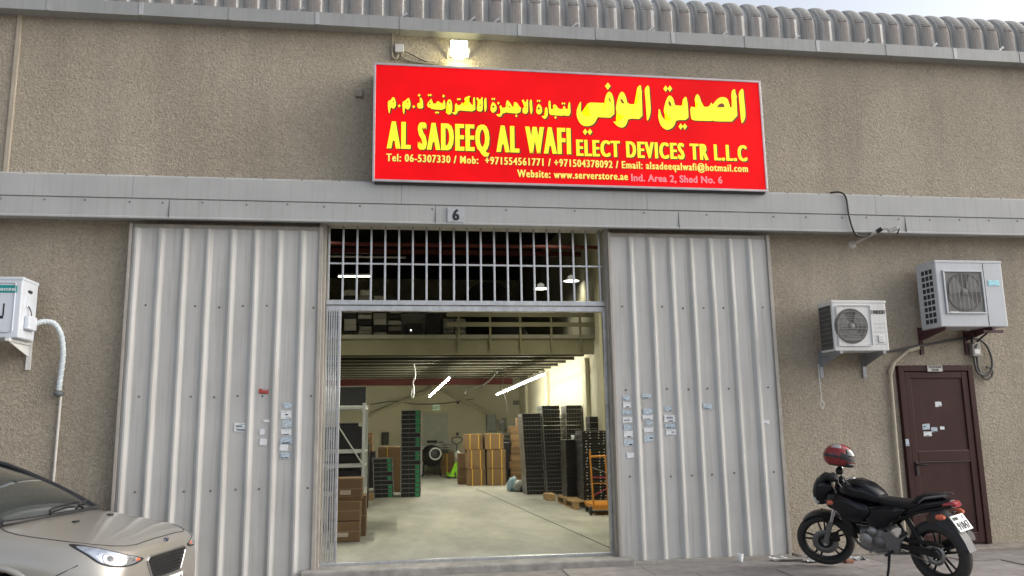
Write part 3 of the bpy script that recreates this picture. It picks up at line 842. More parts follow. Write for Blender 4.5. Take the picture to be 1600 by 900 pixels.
cb = MB().tube(spline([(5.52, -0.10, 4.49), (5.62, -0.17, 4.475), (5.69, -0.175, 4.40), (5.71, -0.175, 4.15), (5.77, -0.18, 3.93), (5.93, -0.16, 3.90), (5.99, -0.14, 3.94)]), 0.012, 8).build("camera_cable", M_BLACK)
tag(cb, "black cable hanging over the grey header to the security camera", "cable")

# ---- air conditioner outdoor units
def ac_unit(name_label, x0, x1, z0, z1, yf, yb, fan, lattice, dirty):
    t = thing("air_conditioner", name_label, "air conditioner", ((x0+x1)/2, 0.12, z0), 0, "outdoor air conditioner units on the wall")
    w, h = x1-x0, z1-z0
    yf -= 0.12; yb -= 0.12
    body = mat("ac_enamel_%s" % dirty, (0.66, 0.66, 0.65) if dirty == 'a' else (0.52, 0.54, 0.57) if dirty == 'b' else (0.60, 0.64, 0.70), 0.4, var=0.05, scale=3, streak=0.25, dirt=(0.4, 0.38, 0.34))
    MB().bbox(-w/2, w/2, yf, yb, 0, h, 0.012, 2).build("casing", body, t)
    MB().bbox(-w/2-0.006, w/2+0.006, yf-0.006, yb+0.004, h-0.028, h+0.006, 0.006).build("lid", body, t)
    return t, w, h, yf, yb, body
def fan_grille(t, cx, cz, r, yf, body, rings=True, square=None, nbar=7):
    if square:
        sw, sh = square
        MB().bbox(cx-sw, cx+sw, yf-0.006, yf-0.001, cz-sh, cz+sh, 0.002).build("grille_panel", mat("grille_back", (0.17, 0.17, 0.165), 0.7), t)
        for (a, b, c, d) in ((-sw, sw, sh-0.022, sh), (-sw, sw, -sh, -sh+0.022), (-sw, -sw+0.022, -sh+.022, sh-.022), (sw-0.022, sw, -sh+.022, sh-.022)):
            MB().bbox(cx+a, cx+b, yf-0.02, yf-0.005, cz+c, cz+d, 0.004).build("grille_frame", body, t)
    MB().lathe([(0.0001, yf-0.008), (r, yf-0.008), (r+0.008, yf-0.012), (r+0.012, yf-0.004)], 40, 'Y', (cx, 0, cz)).build("fan_opening", mat("fan_dark", (0.13, 0.125, 0.12), 0.8), t)
    for k in range(3):
        bm = MB()
        def blade(u, v, k=k):
            a = R(120*k) + R(70)*u
            rr = r*(0.25 + 0.68*v)
            return (cx + rr*math.cos(a), yf - 0.009 - 0.006*u, cz + rr*math.sin(a))
        bm.grid(blade, 8, 3).build("fan_blade", mat("fan_blade_grey", (0.17, 0.165, 0.16), 0.6), t)
    MB().lathe([(0.0001, yf-0.020), (r*.16, yf-0.018), (r*.2, yf-0.009)], 20, 'Y', (cx, 0, cz)).build("fan_hub", mat("fan_hub_grey", (0.2, 0.195, 0.19), 0.5), t)
    wire = mat("guard_wire", (0.26, 0.26, 0.25), 0.5)
    if rings:
        for k in range(3):
            q = r*(0.4 + 0.25*k)
            MB().tube([(cx + q*math.cos(a*math.pi/14), yf-0.022, cz + q*math.sin(a*math.pi/14)) for a in range(28)], 0.0022, 4, closed=True).build("guard_ring", wire, t)
    for k in range(nbar):
        o = (k - (nbar-1)/2) / (nbar/2) * r
        half = math.sqrt(max(0, r*r - o*o))
        p = [(cx+o, yf-0.024, cz-half), (cx+o, yf-0.024, cz+half)] if not rings else [(cx-half, yf-0.024, cz+o), (cx+half, yf-0.024, cz+o)]
        MB().tube(p, 0.003, 4).build("guard_bar", wire, t)
def bracket(t, x, y0, y1, m, zdrop=0.16):
    MB().box(x-0.02, x+0.02, y0, y1, -0.035, -0.002).build("bracket_arm", m, t)
    MB().box(x-0.022, x+0.022, y1-0.03, y1, -0.30, -0.001 + 0.05).build("bracket_leg", m, t)
    MB().prism([(y0+0.02, -0.033), (y1-0.03, -0.033), (y1-0.03, -zdrop), (y1-0.06, -zdrop)], x-0.004, x+0.004, 'X').build("bracket_web", m, t)

t, w, h, yf, yb, body = ac_unit("white outdoor unit with INDESIT print on its front", 5.262, 5.975, 2.425, 3.04, -0.35, -0.02, None, None, 'a')
MB().bbox(-w/2+0.045, 0.135, yf-0.007, yf-0.001, 0.06, h-0.06, 0.02).build("front_panel", body, t)
fan_grille(t, -0.125, h/2-0.005, 0.205, yf-0.006, body, True, None, 6)
MB().bbox(-w/2-0.004, -w/2+0.002, yf+0.03, yb-0.02, 0.03, h-0.05, 0.001).build("coil_guard", mat("coil_dark", (0.07, 0.068, 0.065), 0.7), t)
for k in range(9):
    z = 0.05 + 0.058*k
    MB().box(-w/2-0.008, -w/2-0.004, yf+0.03, yb-0.02, z, z+0.006).build("coil_slat", mat("coil_wire", (0.2, 0.2, 0.19), 0.6), t)
text_mb("INDESIT", 0.188, 0.345, h-0.160, 0.044, yf-0.004, 0.02, 0.002).build("lettering", M_INK, t)
MB().lathe([(0.019, yf-0.004), (0.025, yf-0.004)], 20, 'Y', (0.158, 0, h-0.138)).build("logo_ring", M_INK, t)
MB().box(0.155, 0.161, yf-0.005, yf-0.002, h-0.150, h-0.128).build("logo_bar", M_INK, t)
for k in range(6):
    MB().box(0.16, 0.33, yf-0.003, yf-0.001, 0.08+0.05*k, 0.084+0.05*k).build("vent_line", mat("line_grey", (0.45, 0.45, 0.44), 0.5), t)
MB().bbox(0.22, 0.30, yf-0.012, yf-0.001, 0.10, 0.19, 0.006).build("valve_cover", body, t)
M_BRK = mat("bracket_grey", (0.30, 0.31, 0.33), 0.5, 0.3)
bracket(t, -w/2+0.05, yf-0.05, 0.0, M_BRK); bracket(t, w/2-0.08, yf-0.02, 0.0, M_BRK)
tag(MB().tube(spline([(5.255, 0.06, 2.30), (5.25, 0.05, 2.05), (5.255, 0.05, 1.86), (5.235, 0.05, 1.80), (5.26, 0.05, 1.74), (5.285, 0.05, 1.80), (5.26, 0.05, 1.85)]), 0.006, 6).build("drain_hose", mat("hose_white", (0.6, 0.6, 0.57), 0.6)), "thin white drain hose dangling below the INDESIT unit with a looped end", "hose")

t, w, h, yf, yb, body = ac_unit("large grey white outdoor unit with square fan frame and pale blue label", 6.665, 7.585, 2.715, 3.55, -0.4, -0.02, None, None, 'b')
fan_grille(t, -0.10, h/2+0.02, 0.235, yf-0.001, body, False, (0.275, 0.275), 8)
MB().bbox(w/2-0.265, w/2-0.258, yf-0.003, yf+0.002, 0.012, h-0.03, 0.001).build("panel_seam", M_INK, t)
MB().bbox(0.245, 0.40, yf-0.006, yf-0.001, h-0.315, h-0.245, 0.004).build("label_plate", mat("cyan_label", (0.38, 0.72, 0.80), 0.5, var=0.2, scale=60), t)
MB().bbox(-0.33, -0.22, yf-0.026, yf-0.018, 0.168, 0.188, 0.002).build("name_badge", M_WHITE, t)
for i in range(3):
    for k in range(9):
        y = yf + 0.07 + 0.075*i
        MB().box(-w/2-0.003, -w/2+0.001, y, y+0.055, 0.06+0.078*k, 0.115+0.078*k).build("side_vent", M_INK, t)
M_BRK2 = mat("bracket_maroon", (0.07, 0.025, 0.03), 0.6)
bracket(t, -w/2+0.06, yf-0.02, 0.0, M_BRK2, 0.12); bracket(t, w/2-0.22, yf-0.02, 0.0, M_BRK2, 0.12)
MB().box(w/2-0.33, w/2-0.06, yf+0.02, yf+0.06, -0.07, -0.036).build("bracket_bar", M_BRK2, t)

t, w, h, yf, yb, body = ac_unit("white outdoor unit with a teal maker's label and lagged pipe", -4.72, -3.905, 2.585, 3.225, -0.4, -0.02, None, None, 'c')
MB().bbox(-w/2+0.05, w/2-0.06, yf-0.006, yf-0.001, 0.06, h-0.06, 0.015).build("front_panel", body, t)
M_TEAL = mat("teal_label", (0.0, 0.26, 0.25), 0.5)
MB().bbox(0.06, 0.36, yf-0.010, yf-0.005, h-0.165, h-0.085, 0.002).build("maker_label", M_TEAL, t)
text_mb("Hisense", 0.09, 0.345, h-0.145, 0.042, yf-0.0115, 0.012, 0.001).build("lettering", M_PAPER, t)
for (a, b, c, d) in ((0.10, 0.145, 0.26, 0.40), (0.17, 0.185, 0.20, 0.36), (0.19, 0.25, 0.20, 0.23), (0.24, 0.255, 0.23, 0.36), (0.12, 0.22, 0.14, 0.18)):
    MB().box(a, b, yf-0.009, yf-0.0055, c, d).build("sticker_print", M_PAPER if a < .15 else M_INK, t)
fan_grille(t, -0.18, h/2, 0.22, yf-0.006, body, True, None, 6)
MB().bbox(w/2+0.0, w/2+0.055, yf+0.10, yf+0.30, 0.10, 0.25, 0.015).build("valve_cover", body, t)
MB().bbox(w/2-0.002, w/2+0.012, yf+0.12, yf+0.2, 0.34, 0.46, 0.004).build("grip_recess", body, t)
MB().box(w/2+0.001, w/2+0.013, yf+0.14, yf+0.22, 0.50, 0.525).build("grip_slot", M_INK, t)
MB().tube(spline([(w/2+0.01, yf+0.15, 0.36), (w/2+0.03, yf+0.18, 0.30), (w/2+0.03, yf+0.2, 0.24)]), 0.006, 6).build("valve_wire", M_BLACK, t)
bracket(t, w/2-0.09, yf-0.03, 0.0, M_WHITE, 0.15); bracket(t, -w/2+0.09, yf-0.03, 0.0, M_WHITE, 0.15)
# lagged refrigerant line of that unit
ls = thing("refrigerant_line", "spiral wrapped pale blue pipe curving down from the teal label unit", "pipe", (-3.60, 0.12, 1.0))
pp = [Vector(p) - Vector((-3.60, 0.12, 1.0)) for p in spline([(-3.87, -0.10, 2.77), (-3.80, -0.06, 2.80), (-3.71, -0.02, 2.78), (-3.645, 0.02, 2.65), (-3.625, 0.05, 2.45), (-3.64, 0.07, 2.22), (-3.65, 0.08, 2.06)], 8)]
MB().tube(pp, 0.028, 10).build("lagging", mat("lagging_tape", (0.55, 0.62, 0.66), 0.6, var=0.1), ls)
sp = []
for i in range(len(pp)-1):
    for k in range(6):
        c = pp[i].lerp(pp[i+1], k/6)
        d = (pp[i+1]-pp[i]).normalized()
        u = d.cross(Vector((0, 1, 0))).normalized(); v2 = d.cross(u)
        a = (i*6+k) * 0.42
        sp.append(c + (u*math.cos(a) + v2*math.sin(a)) * 0.0275)
MB().tube(sp, 0.005, 5).build("wrap_tape", mat("wrap_white", (0.72, 0.74, 0.75), 0.5), ls)
MB().lathe([(0.026, 0.0), (0.05, -0.01), (0.045, -0.05), (0.02, -0.06)], 14, 'Z', (-0.05, -0.04, 1.05)).build("end_seal", mat("seal_dark", (0.12, 0.13, 0.14), 0.7), ls)
MB().tube([(-0.03, -0.025, 1.0), (-0.035, -0.025, 0.5), (-0.04, -0.025, 0.0)], 0.015, 8).build("drain_pipe", mat("pvc_white", (0.62, 0.60, 0.55), 0.5), ls)

# ---- pipe and cables over the telephone room door
pc = thing("drain_pipe", "beige PVC pipe running down the wall beside the maroon door", "pipe", (6.24, 0.12, 0.0))
M_PVC = mat("pvc_beige", (0.48, 0.42, 0.32), 0.5, var=0.1)
MB().tube([(0.40, -0.05, 2.50), (0.28, -0.045, 2.47), (0.05, -0.04, 2.30), (0.0, -0.04, 2.22), (-0.015, -0.04, 1.2), (-0.02, -0.04, 0.1)], 0.021, 10).build("pipe_run", M_PVC, pc)
MB().tube([(0.055, -0.04, 2.305), (-0.003, -0.04, 2.17)], 0.028, 10).build("elbow", M_PVC, pc)
MB().tube([(0.27, -0.046, 2.465), (0.42, -0.05, 2.505)], 0.03, 10).build("funnel", M_PVC, pc)
cbl = MB().tube(spline([(5.75, 0.06, 2.44), (6.25, 0.07, 2.455), (6.62, 0.06, 2.52), (6.75, 0.07, 2.535), (7.15, 0.08, 2.60), (7.45, 0.08, 2.625), (7.62, 0.08, 2.55), (7.69, 0.08, 2.36), (7.66, 0.08, 2.2), (7.57, 0.08, 2.14), (7.47, 0.08, 2.18), (7.44, 0.08, 2.30), (7.44, 0.08, 2.40)]), 0.015, 8).build("power_cable", mat("cable_grey", (0.085, 0.082, 0.08), 0.6))
tag(cbl, "dark cable sagging between the two units and looping beside the door", "cable")
cb2 = MB().tube(spline([(7.33, -0.1, 2.68), (7.37, 0.0, 2.58), (7.46, 0.06, 2.56), (7.53, 0.03, 2.62), (7.56, -0.1, 2.70)]), 0.013, 8).build("power_cable", M_BLACK)
tag(cb2, "short black cable drooping under the large square framed unit", "cable")
tag(MB().tube(spline([(7.485, 0.085, 2.39), (7.49, 0.085, 2.22), (7.56, 0.085, 2.10), (7.66, 0.085, 2.12), (7.68, 0.085, 2.22), (7.60, 0.085, 2.25)]), 0.013, 8).build("power_cable", mat("cable_grey", (0.085, 0.082, 0.08), 0.6)), "grey cable coil hanging below the isolator switch", "cable")
iso = thing("isolator_switch", "grey isolator switch box above the corner of the maroon door", "switch", (7.46, 0.12, 2.385))
MB().bbox(-0.06, 0.06, -0.08, 0.0, 0, 0.185, 0.008).build("switch_body", mat("isolator_grey", (0.30, 0.285, 0.25), 0.5), iso)
MB().prism([(-0.03, 0.12), (0.0, 0.16), (0.02, 0.16), (-0.01, 0.10)], -0.088, -0.081).build("switch_mark", M_INK, iso)
MB().bbox(-0.04, 0.04, -0.086, -0.08, 0.03, 0.09, 0.003).build("switch_window", M_WHITE, iso)

# ---- telephone room door
M_MAROON = mat("maroon_door", (0.042, 0.014, 0.0125), 0.5, var=0.2, scale=5, streak=0.2, dirt=(0.06, 0.04, 0.037), spec=0.25)
pd = thing("maroon_door", "maroon panelled metal door with a TELEPHONE ROOM plate", "door", (6.865, 0.10, 0.05))
W2, Hd = 0.525, 2.225
MB().bbox(-W2, -W2+0.075, -0.04, 0.03, 0, Hd, 0.006).build("frame_stile", M_MAROON, pd)
MB().bbox(W2-0.075, W2, -0.04, 0.03, 0, Hd, 0.006).build("frame_stile", M_MAROON, pd)
MB().bbox(-W2+0.076, W2-0.076, -0.04, 0.03, Hd-0.075, Hd, 0.006).build("frame_head", M_MAROON, pd)
lf = MB().box(-W2+0.078, W2-0.078, -0.012, 0.02, 0.01, Hd-0.078).build("leaf", M_MAROON, pd)
L0, L1 = -W2+0.082, W2-0.082
for (a, b, c, d) in ((L0, L0+0.085, 0.02, Hd-0.085), (L1-0.085, L1, 0.02, Hd-0.085), (L0+0.086, L1-0.086, Hd-0.165, Hd-0.085), (L0+0.086, L1-0.086, 1.02, 1.14), (L0+0.086, L1-0.086, 0.02, 0.13)):
    MB().bbox(a, b, -0.028, -0.010, c, d, 0.006).build("leaf_rail", M_MAROON, lf)
mbd = mat("door_bead", (0.16, 0.11, 0.11), 0.4)
for z in (1.145, 1.012, 0.136):
    MB().box(L0+0.09, L1-0.09, -0.031, -0.024, z, z+0.006).build("bead", mbd, lf)
MB().bbox(L0+0.03, L0+0.06, -0.045, -0.028, 0.85, 1.02, 0.004).build("handle_plate", M_BLACK, lf)
MB().tube([(L0+0.045, -0.045, 0.985), (L0+0.045, -0.075, 0.985), (L0+0.16, -0.078, 0.98)], 0.011, 8).build("handle", M_BLACK, lf)
pl = MB().bbox(-0.125, 0.085, -0.052, -0.041, Hd-0.082, Hd-0.004, 0.002).build("name_plate", mat("plate_alu", (0.50, 0.49, 0.46), 0.4, 0.3), pd)
text_mb("TELEPHONE", -0.112, 0.072, Hd-0.038, 0.026, -0.0535, 0.015, 0.001).build("lettering", M_INK, pd)
text_mb("ROOM", -0.065, 0.025, Hd-0.073, 0.026, -0.0535, 0.015, 0.001).build("lettering", M_INK, pd)
for (x, z, w, h, m, b) in ((0.0, 1.73, .085, .06, M_PAPER, 2), (-.20, 1.45, .10, .07, M_BLUEPAPER, 3), (-.19, 1.36, .11, .06, M_PAPER, 2), (-.09, 1.41, .085, .06, M_PRINT, 2), (.02, 1.43, .06, .04, M_PAPER, 0)):
    sticker(pd, x, z, w, h, m, random.uniform(-.06, .06), -0.0135, b)
sticker(pd, -W2+0.025, 1.26, .045, .085, M_BLUEPAPER, 0, -0.043, 2)
# ================================================================ inside the shed
# ---- lamps
M_TUBE = mat("tube_glow", (1, 1, 0.9), 0.4, emis=(1.0, 0.97, 0.78), estr=4)
M_TUBEHOT = mat("tube_glow_low", (1, 1, 0.9), 0.4, emis=(1.0, 0.96, 0.78), estr=96)
def tube_lamp(label, a, b, watts, spread=170, down=True, hang=3.05):
    a, b = Vector(a), Vector(b)
    c = (a+b)/2
    t = thing("tube_light", label, "light", c, 0)
    MB().tube([a-c, (a-c).lerp(b-c, .5), b-c], 0.0135, 8).build("tube", M_TUBE if down else M_TUBEHOT, t)
    d = (b-a)
    n = Vector((d.y, -d.x, 0)).normalized()
    up = Vector((0, 0, 0.045))
    MB().tube([a-c+up, b-c+up], 0.028, 6).build("batten", M_WHITE, t)
    for q in (a-c, b-c):
        MB().tube([q*0.8+up, Vector((q.x*0.8, q.y*0.8, hang - c.z))], 0.005, 5).build("hanger_wire", M_BLACK, t)
    if not down: return t
    L = bpy.data.lights.new("tube_glow", 'AREA')
    L.shape = 'RECTANGLE'; L.size = d.length; L.size_y = 0.06; L.energy = watts; L.color = (1.0, 0.96, 0.74); L.spread = R(spread)
    o = bpy.data.objects.new("tube_glow", L); COL.objects.link(o)
    o.parent = t
    o.location = (0, 0, -0.03)
    o.rotation_euler = (0, 0, math.atan2(d.y, d.x))
    return t
INT = 1.0
ORD = 'bottom second third fourth fifth sixth seventh eighth ninth tenth eleventh twelfth thirteenth fourteenth fifteenth sixteenth seventeenth eighteenth nineteenth twentieth twenty-first twenty-second twenty-third twenty-fourth'.split()
tube_lamp("hung fluorescent tube over the gap between the server stacks", (1.19, 8.6, 2.66), (0.95, 13.4, 2.44), 0, down=False)
tube_lamp("hung fluorescent tube close to the cream side wall", (3.22, 7.9, 2.69), (2.90, 13.8, 2.48), 0, down=False)
tube_lamp("fluorescent tube hung high over the mezzanine shelves", (-1.32, 9.0, 5.02), (-0.57, 9.0, 5.03), 10*INT, 120, hang=6.55)
def pendant(label, x, y, z, watts):
    t = thing("pendant_lamp", label, "lamp", (x, y, z), 0, "white pendant lamps above the mezzanine")
    MB().lathe([(0.18, -0.02), (0.17, 0.0), (0.09, 0.03), (0.08, 0.07), (0.085, 0.09), (0.03, 0.12), (0.0001, 0.13)], 24).build("shade", mat("lamp_shade", (0.8, 0.8, 0.75), 0.5, emis=(1, .98, .85), estr=0.15), t)
    MB().lathe([(0.165, -0.012), (0.0001, -0.025)], 24).build("diffuser", mat("pendant_glow", (1, 1, .95), 0.4, emis=(1.0, .98, .86), estr=3.5), t)
    MB().tube([(0, 0, 0.17), (0, 0, 6.56 - z)], 0.008, 6).build("cord", M_BLACK, t)
    L = bpy.data.lights.new("pendant_glow", 'AREA'); L.shape = 'DISK'; L.size = 0.36; L.energy = watts; L.color = (1, .96, .74); L.spread = R(120)
    o = bpy.data.objects.new("pendant_glow", L); COL.objects.link(o); o.parent = t; o.location = (0, 0, -0.05)
pendant("white pendant lamp over the mezzanine, second from the side wall", 3.38, 9.0, 4.79, 3*INT)
pendant("white pendant lamp over the mezzanine, closest to the side wall", 3.90, 8.0, 4.80, 2*INT)
# two unseen battens added high behind the header to light the front floor
tube_lamp("added unseen fluorescent batten high over the hall on the shelving rack side", (-1.4, 1.8, 5.5), (-1.4, 5.2, 5.5), 52*INT, 112, hang=6.55)
tube_lamp("added unseen fluorescent batten high over the hall on the cream wall side", (2.9, 1.8, 5.5), (2.9, 5.2, 5.5), 52*INT, 112, hang=6.55)

# ---- hanging wires under the mezzanine
wires = [[(0.42, 9.5, 3.05), (0.45, 9.5, 2.8), (0.40, 9.5, 2.62), (0.42, 9.5, 2.45), (0.40, 9.5, 2.28), (0.36, 9.5, 2.36), (0.42, 9.5, 2.55)],
         [(2.5, 10.5, 2.95), (2.35, 10.5, 2.75), (2.05, 10.5, 2.55), (1.75, 10.5, 2.48), (1.7, 10.5, 2.40)],
         [(3.0, 12.5, 3.0), (2.9, 12.5, 2.7), (2.95, 12.5, 2.4), (3.0, 12.5, 2.2), (3.02, 12.5, 1.9)],
         [(-0.8, 17.5, 2.35), (0.0, 17.5, 2.45), (0.6, 17.5, 2.35), (1.6, 17.5, 2.36), (2.6, 17.5, 2.5)]]
wl_ = ("pale wire bundle dangling in front of the roof truss brace", "dark cable swooping to the wall side tube light", "thin wire dropping to the electrical panels", "dark cable sagging along the back wall over the exit door")
for i, (p, l) in enumerate(zip(wires, wl_)):
    tag(MB().tube(spline(p, 5), 0.018 if i in (0, 1) else 0.012, 6).build("hanging_wire", M_WHITE if i == 0 else mat("wire_dark", (0.06, 0.055, 0.05), 0.6)), l, "cable")

# ---- back wall fittings
ed = thing("exit_door", "pale grey exit door in the back wall under the truss brace", "door", (1.31, 17.6, 0.10))
M_EXD = mat("exit_door_paint", (0.46, 0.49, 0.44), 0.5)
MB().bbox(-0.42, 0.42, -0.05, 0.0, 0, 1.93, 0.006).build("leaf", M_EXD, ed)
for (a, b, c, d) in ((-0.50, -0.42, 0, 2.0), (0.42, 0.50, 0, 2.0)):
    MB().bbox(a, b, -0.07, 0.0, c, d, 0.006).build("frame_stile", M_CREAM, ed)
MB().bbox(-0.419, 0.419, -0.07, 0.0, 1.93, 2.0, 0.006).build("frame_head", M_CREAM, ed)
MB().bbox(-0.28, 0.28, -0.10, -0.05, 0.98, 1.06, 0.01).build("push_bar", M_BLACK, ed)
ex = thing("exit_sign", "small green outlined EXIT sign over the grey back door", "sign", (1.33, 17.58, 2.13))
MB().bbox(-0.13, 0.13, -0.04, 0.015, 0, 0.19, 0.005).build("sign_case", mat("exit_pale", (0.62, 0.70, 0.52), 0.5, emis=(.6, .75, .5), estr=.15), ex)
M_EXG = mat("exit_green", (0.03, 0.25, 0.08), 0.5)
text_mb("EXIT", -0.10, 0.10, 0.05, 0.09, -0.042, 0.02, 0.002).build("lettering", M_EXG, ex)
for (a, b, c, d) in ((-.125, .125, .175, .185), (-.125, .125, .005, .015), (-.125, -.115, .016, .174), (.115, .125, .016, .174)):
    MB().box(a, b, -0.045, -0.041, c, d).build("border", M_EXG, ex)
tb = thing("truss_brace", "pair of cream diagonal braces meeting on the back wall", "brace", (1.35, 17.5, 2.9))
for s in ((-2.3, -0.95), (2.15, -1.12)):
    d = Vector((s[0], 0, s[1])); L = d.length; a = math.atan2(s[1], s[0])
    mb = MB().bbox(0, L, -0.06, 0.06, -0.05, 0.05, 0.005); mb.xform(Matrix.Rotation(-a, 4, 'Y'))
    mb.build("brace_arm", mat("brace_cream", (0.48, 0.45, 0.31), 0.6), tb)
MB().bbox(-0.22, 0.22, -0.08, 0.05, -0.12, 0.06, 0.006).build("gusset", mat("brace_cream", (0.48, 0.45, 0.31), 0.6), tb)
ep = thing("electrical_panel", "tall grey electrical panel on the back wall", "panel", (3.16, 17.6, 1.42))
M_EPG = mat("panel_grey", (0.25, 0.265, 0.26), 0.45, 0.2)
MB().bbox(-0.16, 0.16, -0.16, 0, 0, 0.56, 0.008).build("cabinet", M_EPG, ep)
MB().bbox(-0.14, 0.14, -0.175, -0.16, 0.02, 0.54, 0.004).build("cabinet_door", M_EPG, ep)
MB().bbox(-0.13, -0.11, -0.19, -0.175, 0.25, 0.31, 0.002).build("latch", M_BLACK, ep)
ep = thing("electrical_panel", "small grey meter box with a round dial beside the tall panel", "panel", (3.52, 17.6, 1.45))
MB().bbox(-0.12, 0.12, -0.14, 0, 0, 0.40, 0.008).build("cabinet", M_EPG, ep)
MB().lathe([(0.0001, -0.155), (0.06, -0.15), (0.065, -0.139)], 16, 'Y', (0, 0, 0.26)).build("dial", M_WHITE, ep)
tag(MB().bbox(3.92, 4.10, 17.45, 17.6, 2.28, 2.42, 0.006).build("wall_socket", mat("socket_grey", (0.2, 0.2, 0.17), 0.6)), "small grey box high on the back wall near the corner", "box")
tag(MB().bbox(2.02, 2.10, 17.54, 17.6, 2.34, 2.42, 0.006).build("wall_sensor", M_BLACK), "tiny black sensor on the back wall above the brace", "sensor")
tag(MB().bbox(2.00, 2.08, 17.54, 17.6, 1.30, 1.40, 0.006).build("wall_switch", M_BLACK), "tiny dark switch beside the exit door", "switch")
tag(MB().bbox(-0.42, -0.20, 17.5, 17.6, 1.05, 1.45, 0.02).build("paper_dispenser", mat("dispenser_dark", (0.06, 0.06, 0.055), 0.5)), "dark dispenser box on the back wall behind the tall stack", "dispenser")

# ---- stacks of computer equipment
M_CASE = mat("case_black", (0.016, 0.016, 0.017), 0.45, var=0.3, scale=20)
M_CASEGREY = mat("case_side_grey", (0.24, 0.24, 0.23), 0.4, 0.5, var=0.15, scale=8)
M_GREEN = mat("green_tab", (0.05, 0.38, 0.17), 0.5, var=0.3, scale=50)
M_EDGE = mat("case_edge", (0.55, 0.56, 0.55), 0.4, 0.5)
def stack(name, label, cat, group, x, y, z, w, d, h, n, kind, lean=0.0, rot=0.0, skip=()):
    gap = 0.004
    body = MB().bbox(-w/2, w/2, 0.012, d, 0, h-gap, 0.003, 1).mesh("casing", M_CASEGREY if kind in ('grid', 'tab') else M_CASE)
    face = MB().box(-w/2+0.012, w/2-0.012, 0.0, 0.0115, 0.004, h-gap-0.008).mesh("front_bezel", M_CASE)
    edge = MB().box(-w/2+0.002, w/2-0.002, 0.004, 0.0115, h-gap-0.0075, h-gap-0.001).mesh("top_edge", M_EDGE)
    ear = MB().box(-w/2, -w/2+0.0115, 0.0, 0.0115, 0.002, h-gap-0.009).mesh("rack_ear", M_EDGE)
    tabm = MB().box(w*0.22, w*0.42, -0.008, -0.001, 0.006, h*0.8).mesh("green_tab", M_GREEN)
    dv = MB().box(-0.002, 0.002, -0.002, -0.0005, 0.004, h-gap-0.008).mesh("bay_divider", mat("divider_grey", (0.26, 0.26, 0.26), 0.4, 0.5))
    spot = MB().box(-0.012, 0.012, -0.004, -0.001, h*.2, h*.6).mesh("latch", M_EDGE)
    for i in range(n):
        t = thing(name, (ORD[i] if i < n-1 else 'topmost') + ' ' + label, cat, (x + lean*i + random.uniform(-.004, .004), y + random.uniform(-.006, .006), z + h*i), rot + random.uniform(-.012, .012), group)
        inst("casing", body, t)
        b = inst("front_bezel", face, t)
        if kind in ('grid', 'tab'):
            inst("top_edge", edge, t)
            inst("rack_ear", ear, t); inst("rack_ear", ear, t, (w-0.0115, 0, 0))
        if kind == 'grid':
            for k in range(1, 6):
                inst("bay_divider", dv, b, (-w/2 + w*k/6, 0, 0))
        if kind == 'tab':
            if i not in skip: inst("green_tab", tabm, b)
            inst("bay_divider", dv, b, (-w*0.1, 0, 0))
        if kind == 'latch':
            for k, xx in enumerate((-w*.36, -w*.22, w*.12, w*.3)):
                if random.random() < .8: inst("latch", spot, b, (xx + random.uniform(-.01, .01), 0, 0))
stack("server", "black server with green tab in the tall stack facing the doorway", "server", "servers in the tall green tabbed stack", 0.345, 8.71, FZ, 0.44, 0.7, 0.0985, 19, 'tab', 0.0, 0, (7, 10, 13))
stack("server", "black server with green tab in the short stack beside the white rack", "server", "servers in the short green tabbed stack", -0.235, 8.75, FZ, 0.43, 0.7, 0.0925, 9, 'tab', -0.004, 0.03, (3, 5))
stack("disk_tray", "black drive shelf in the lower grey sided stack by the blue bags", "drive shelf", "drive shelves in the lower grey sided stack", 3.07, 8.44, FZ, 0.42, 0.62, 0.088, 20, 'grid', -0.004, 0)
stack("disk_tray", "black drive shelf in the tall stack between its two neighbours", "drive shelf", "drive shelves in the middle tall stack", 3.49, 8.30, FZ, 0.40, 0.62, 0.0875, 22, 'grid', -0.0035, 0)
stack("disk_tray", "black drive shelf in the tall stack touching the side wall", "drive shelf", "drive shelves in the tall stack at the wall", 3.88, 8.22, FZ, 0.36, 0.62, 0.0875, 22, 'grid', 0.002, 0)
# pallet with two black stacks
pt = thing("pallet", "wooden pallet under the black stacks near the orange trolley", "pallet", (3.58, 5.05, FZ))
PX0, PX1, PD = -0.42, 0.56, 1.55
bl = MB().bbox(-0.05, 0.05, -0.06, 0.06, 0.02, 0.11, 0.004).mesh("block", M_WOOD)
for i in (0, 1, 2):
    for j in (0, 1, 2):
        inst("block", bl, pt, (PX0 + 0.05 + i*0.43, 0.06 + j*0.70, 0))
for j in range(7):
    MB().bbox(PX0, PX1, 0.22*j, 0.22*j+0.12, 0.125, 0.145, 0.003).build("deck_board", M_WOOD, pt)
for i in range(3):
    MB().bbox(PX0 + i*0.43, PX0 + 0.1 + i*0.43, 0, PD-0.08, 0.109, 0.124, 0.003).build("stringer_board", M_WOOD, pt)
    MB().bbox(PX0 + i*0.43, PX0 + 0.1 + i*0.43, 0, PD-0.08, 0.0, 0.019, 0.003).build("base_board", M_WOOD, pt)
stack("switch_unit", "thin black switch unit with silver latches stacked on the pallet", "switch", "latched black units on the pallet", 3.64, 5.2, FZ+0.146, 0.50, 0.6, 0.0515, 24, 'latch')
stack("battery_unit", "plain thin black unit in the stack at the pallet's rear", "unit", "plain black units on the pallet", 3.42, 5.95, FZ+0.146, 0.36, 0.5, 0.0445, 24, 'plain')
stack("switch_unit", "plain black unit in the low pile on top against the wall", "unit", "loose black units against the side wall", 3.98, 6.35, FZ, 0.32, 0.36, 0.118, 14, 'plain')
cup = thing("paper_cup", "white paper cup standing on the black stack", "cup", (3.40, 6.05, FZ+0.146+24*0.0445))
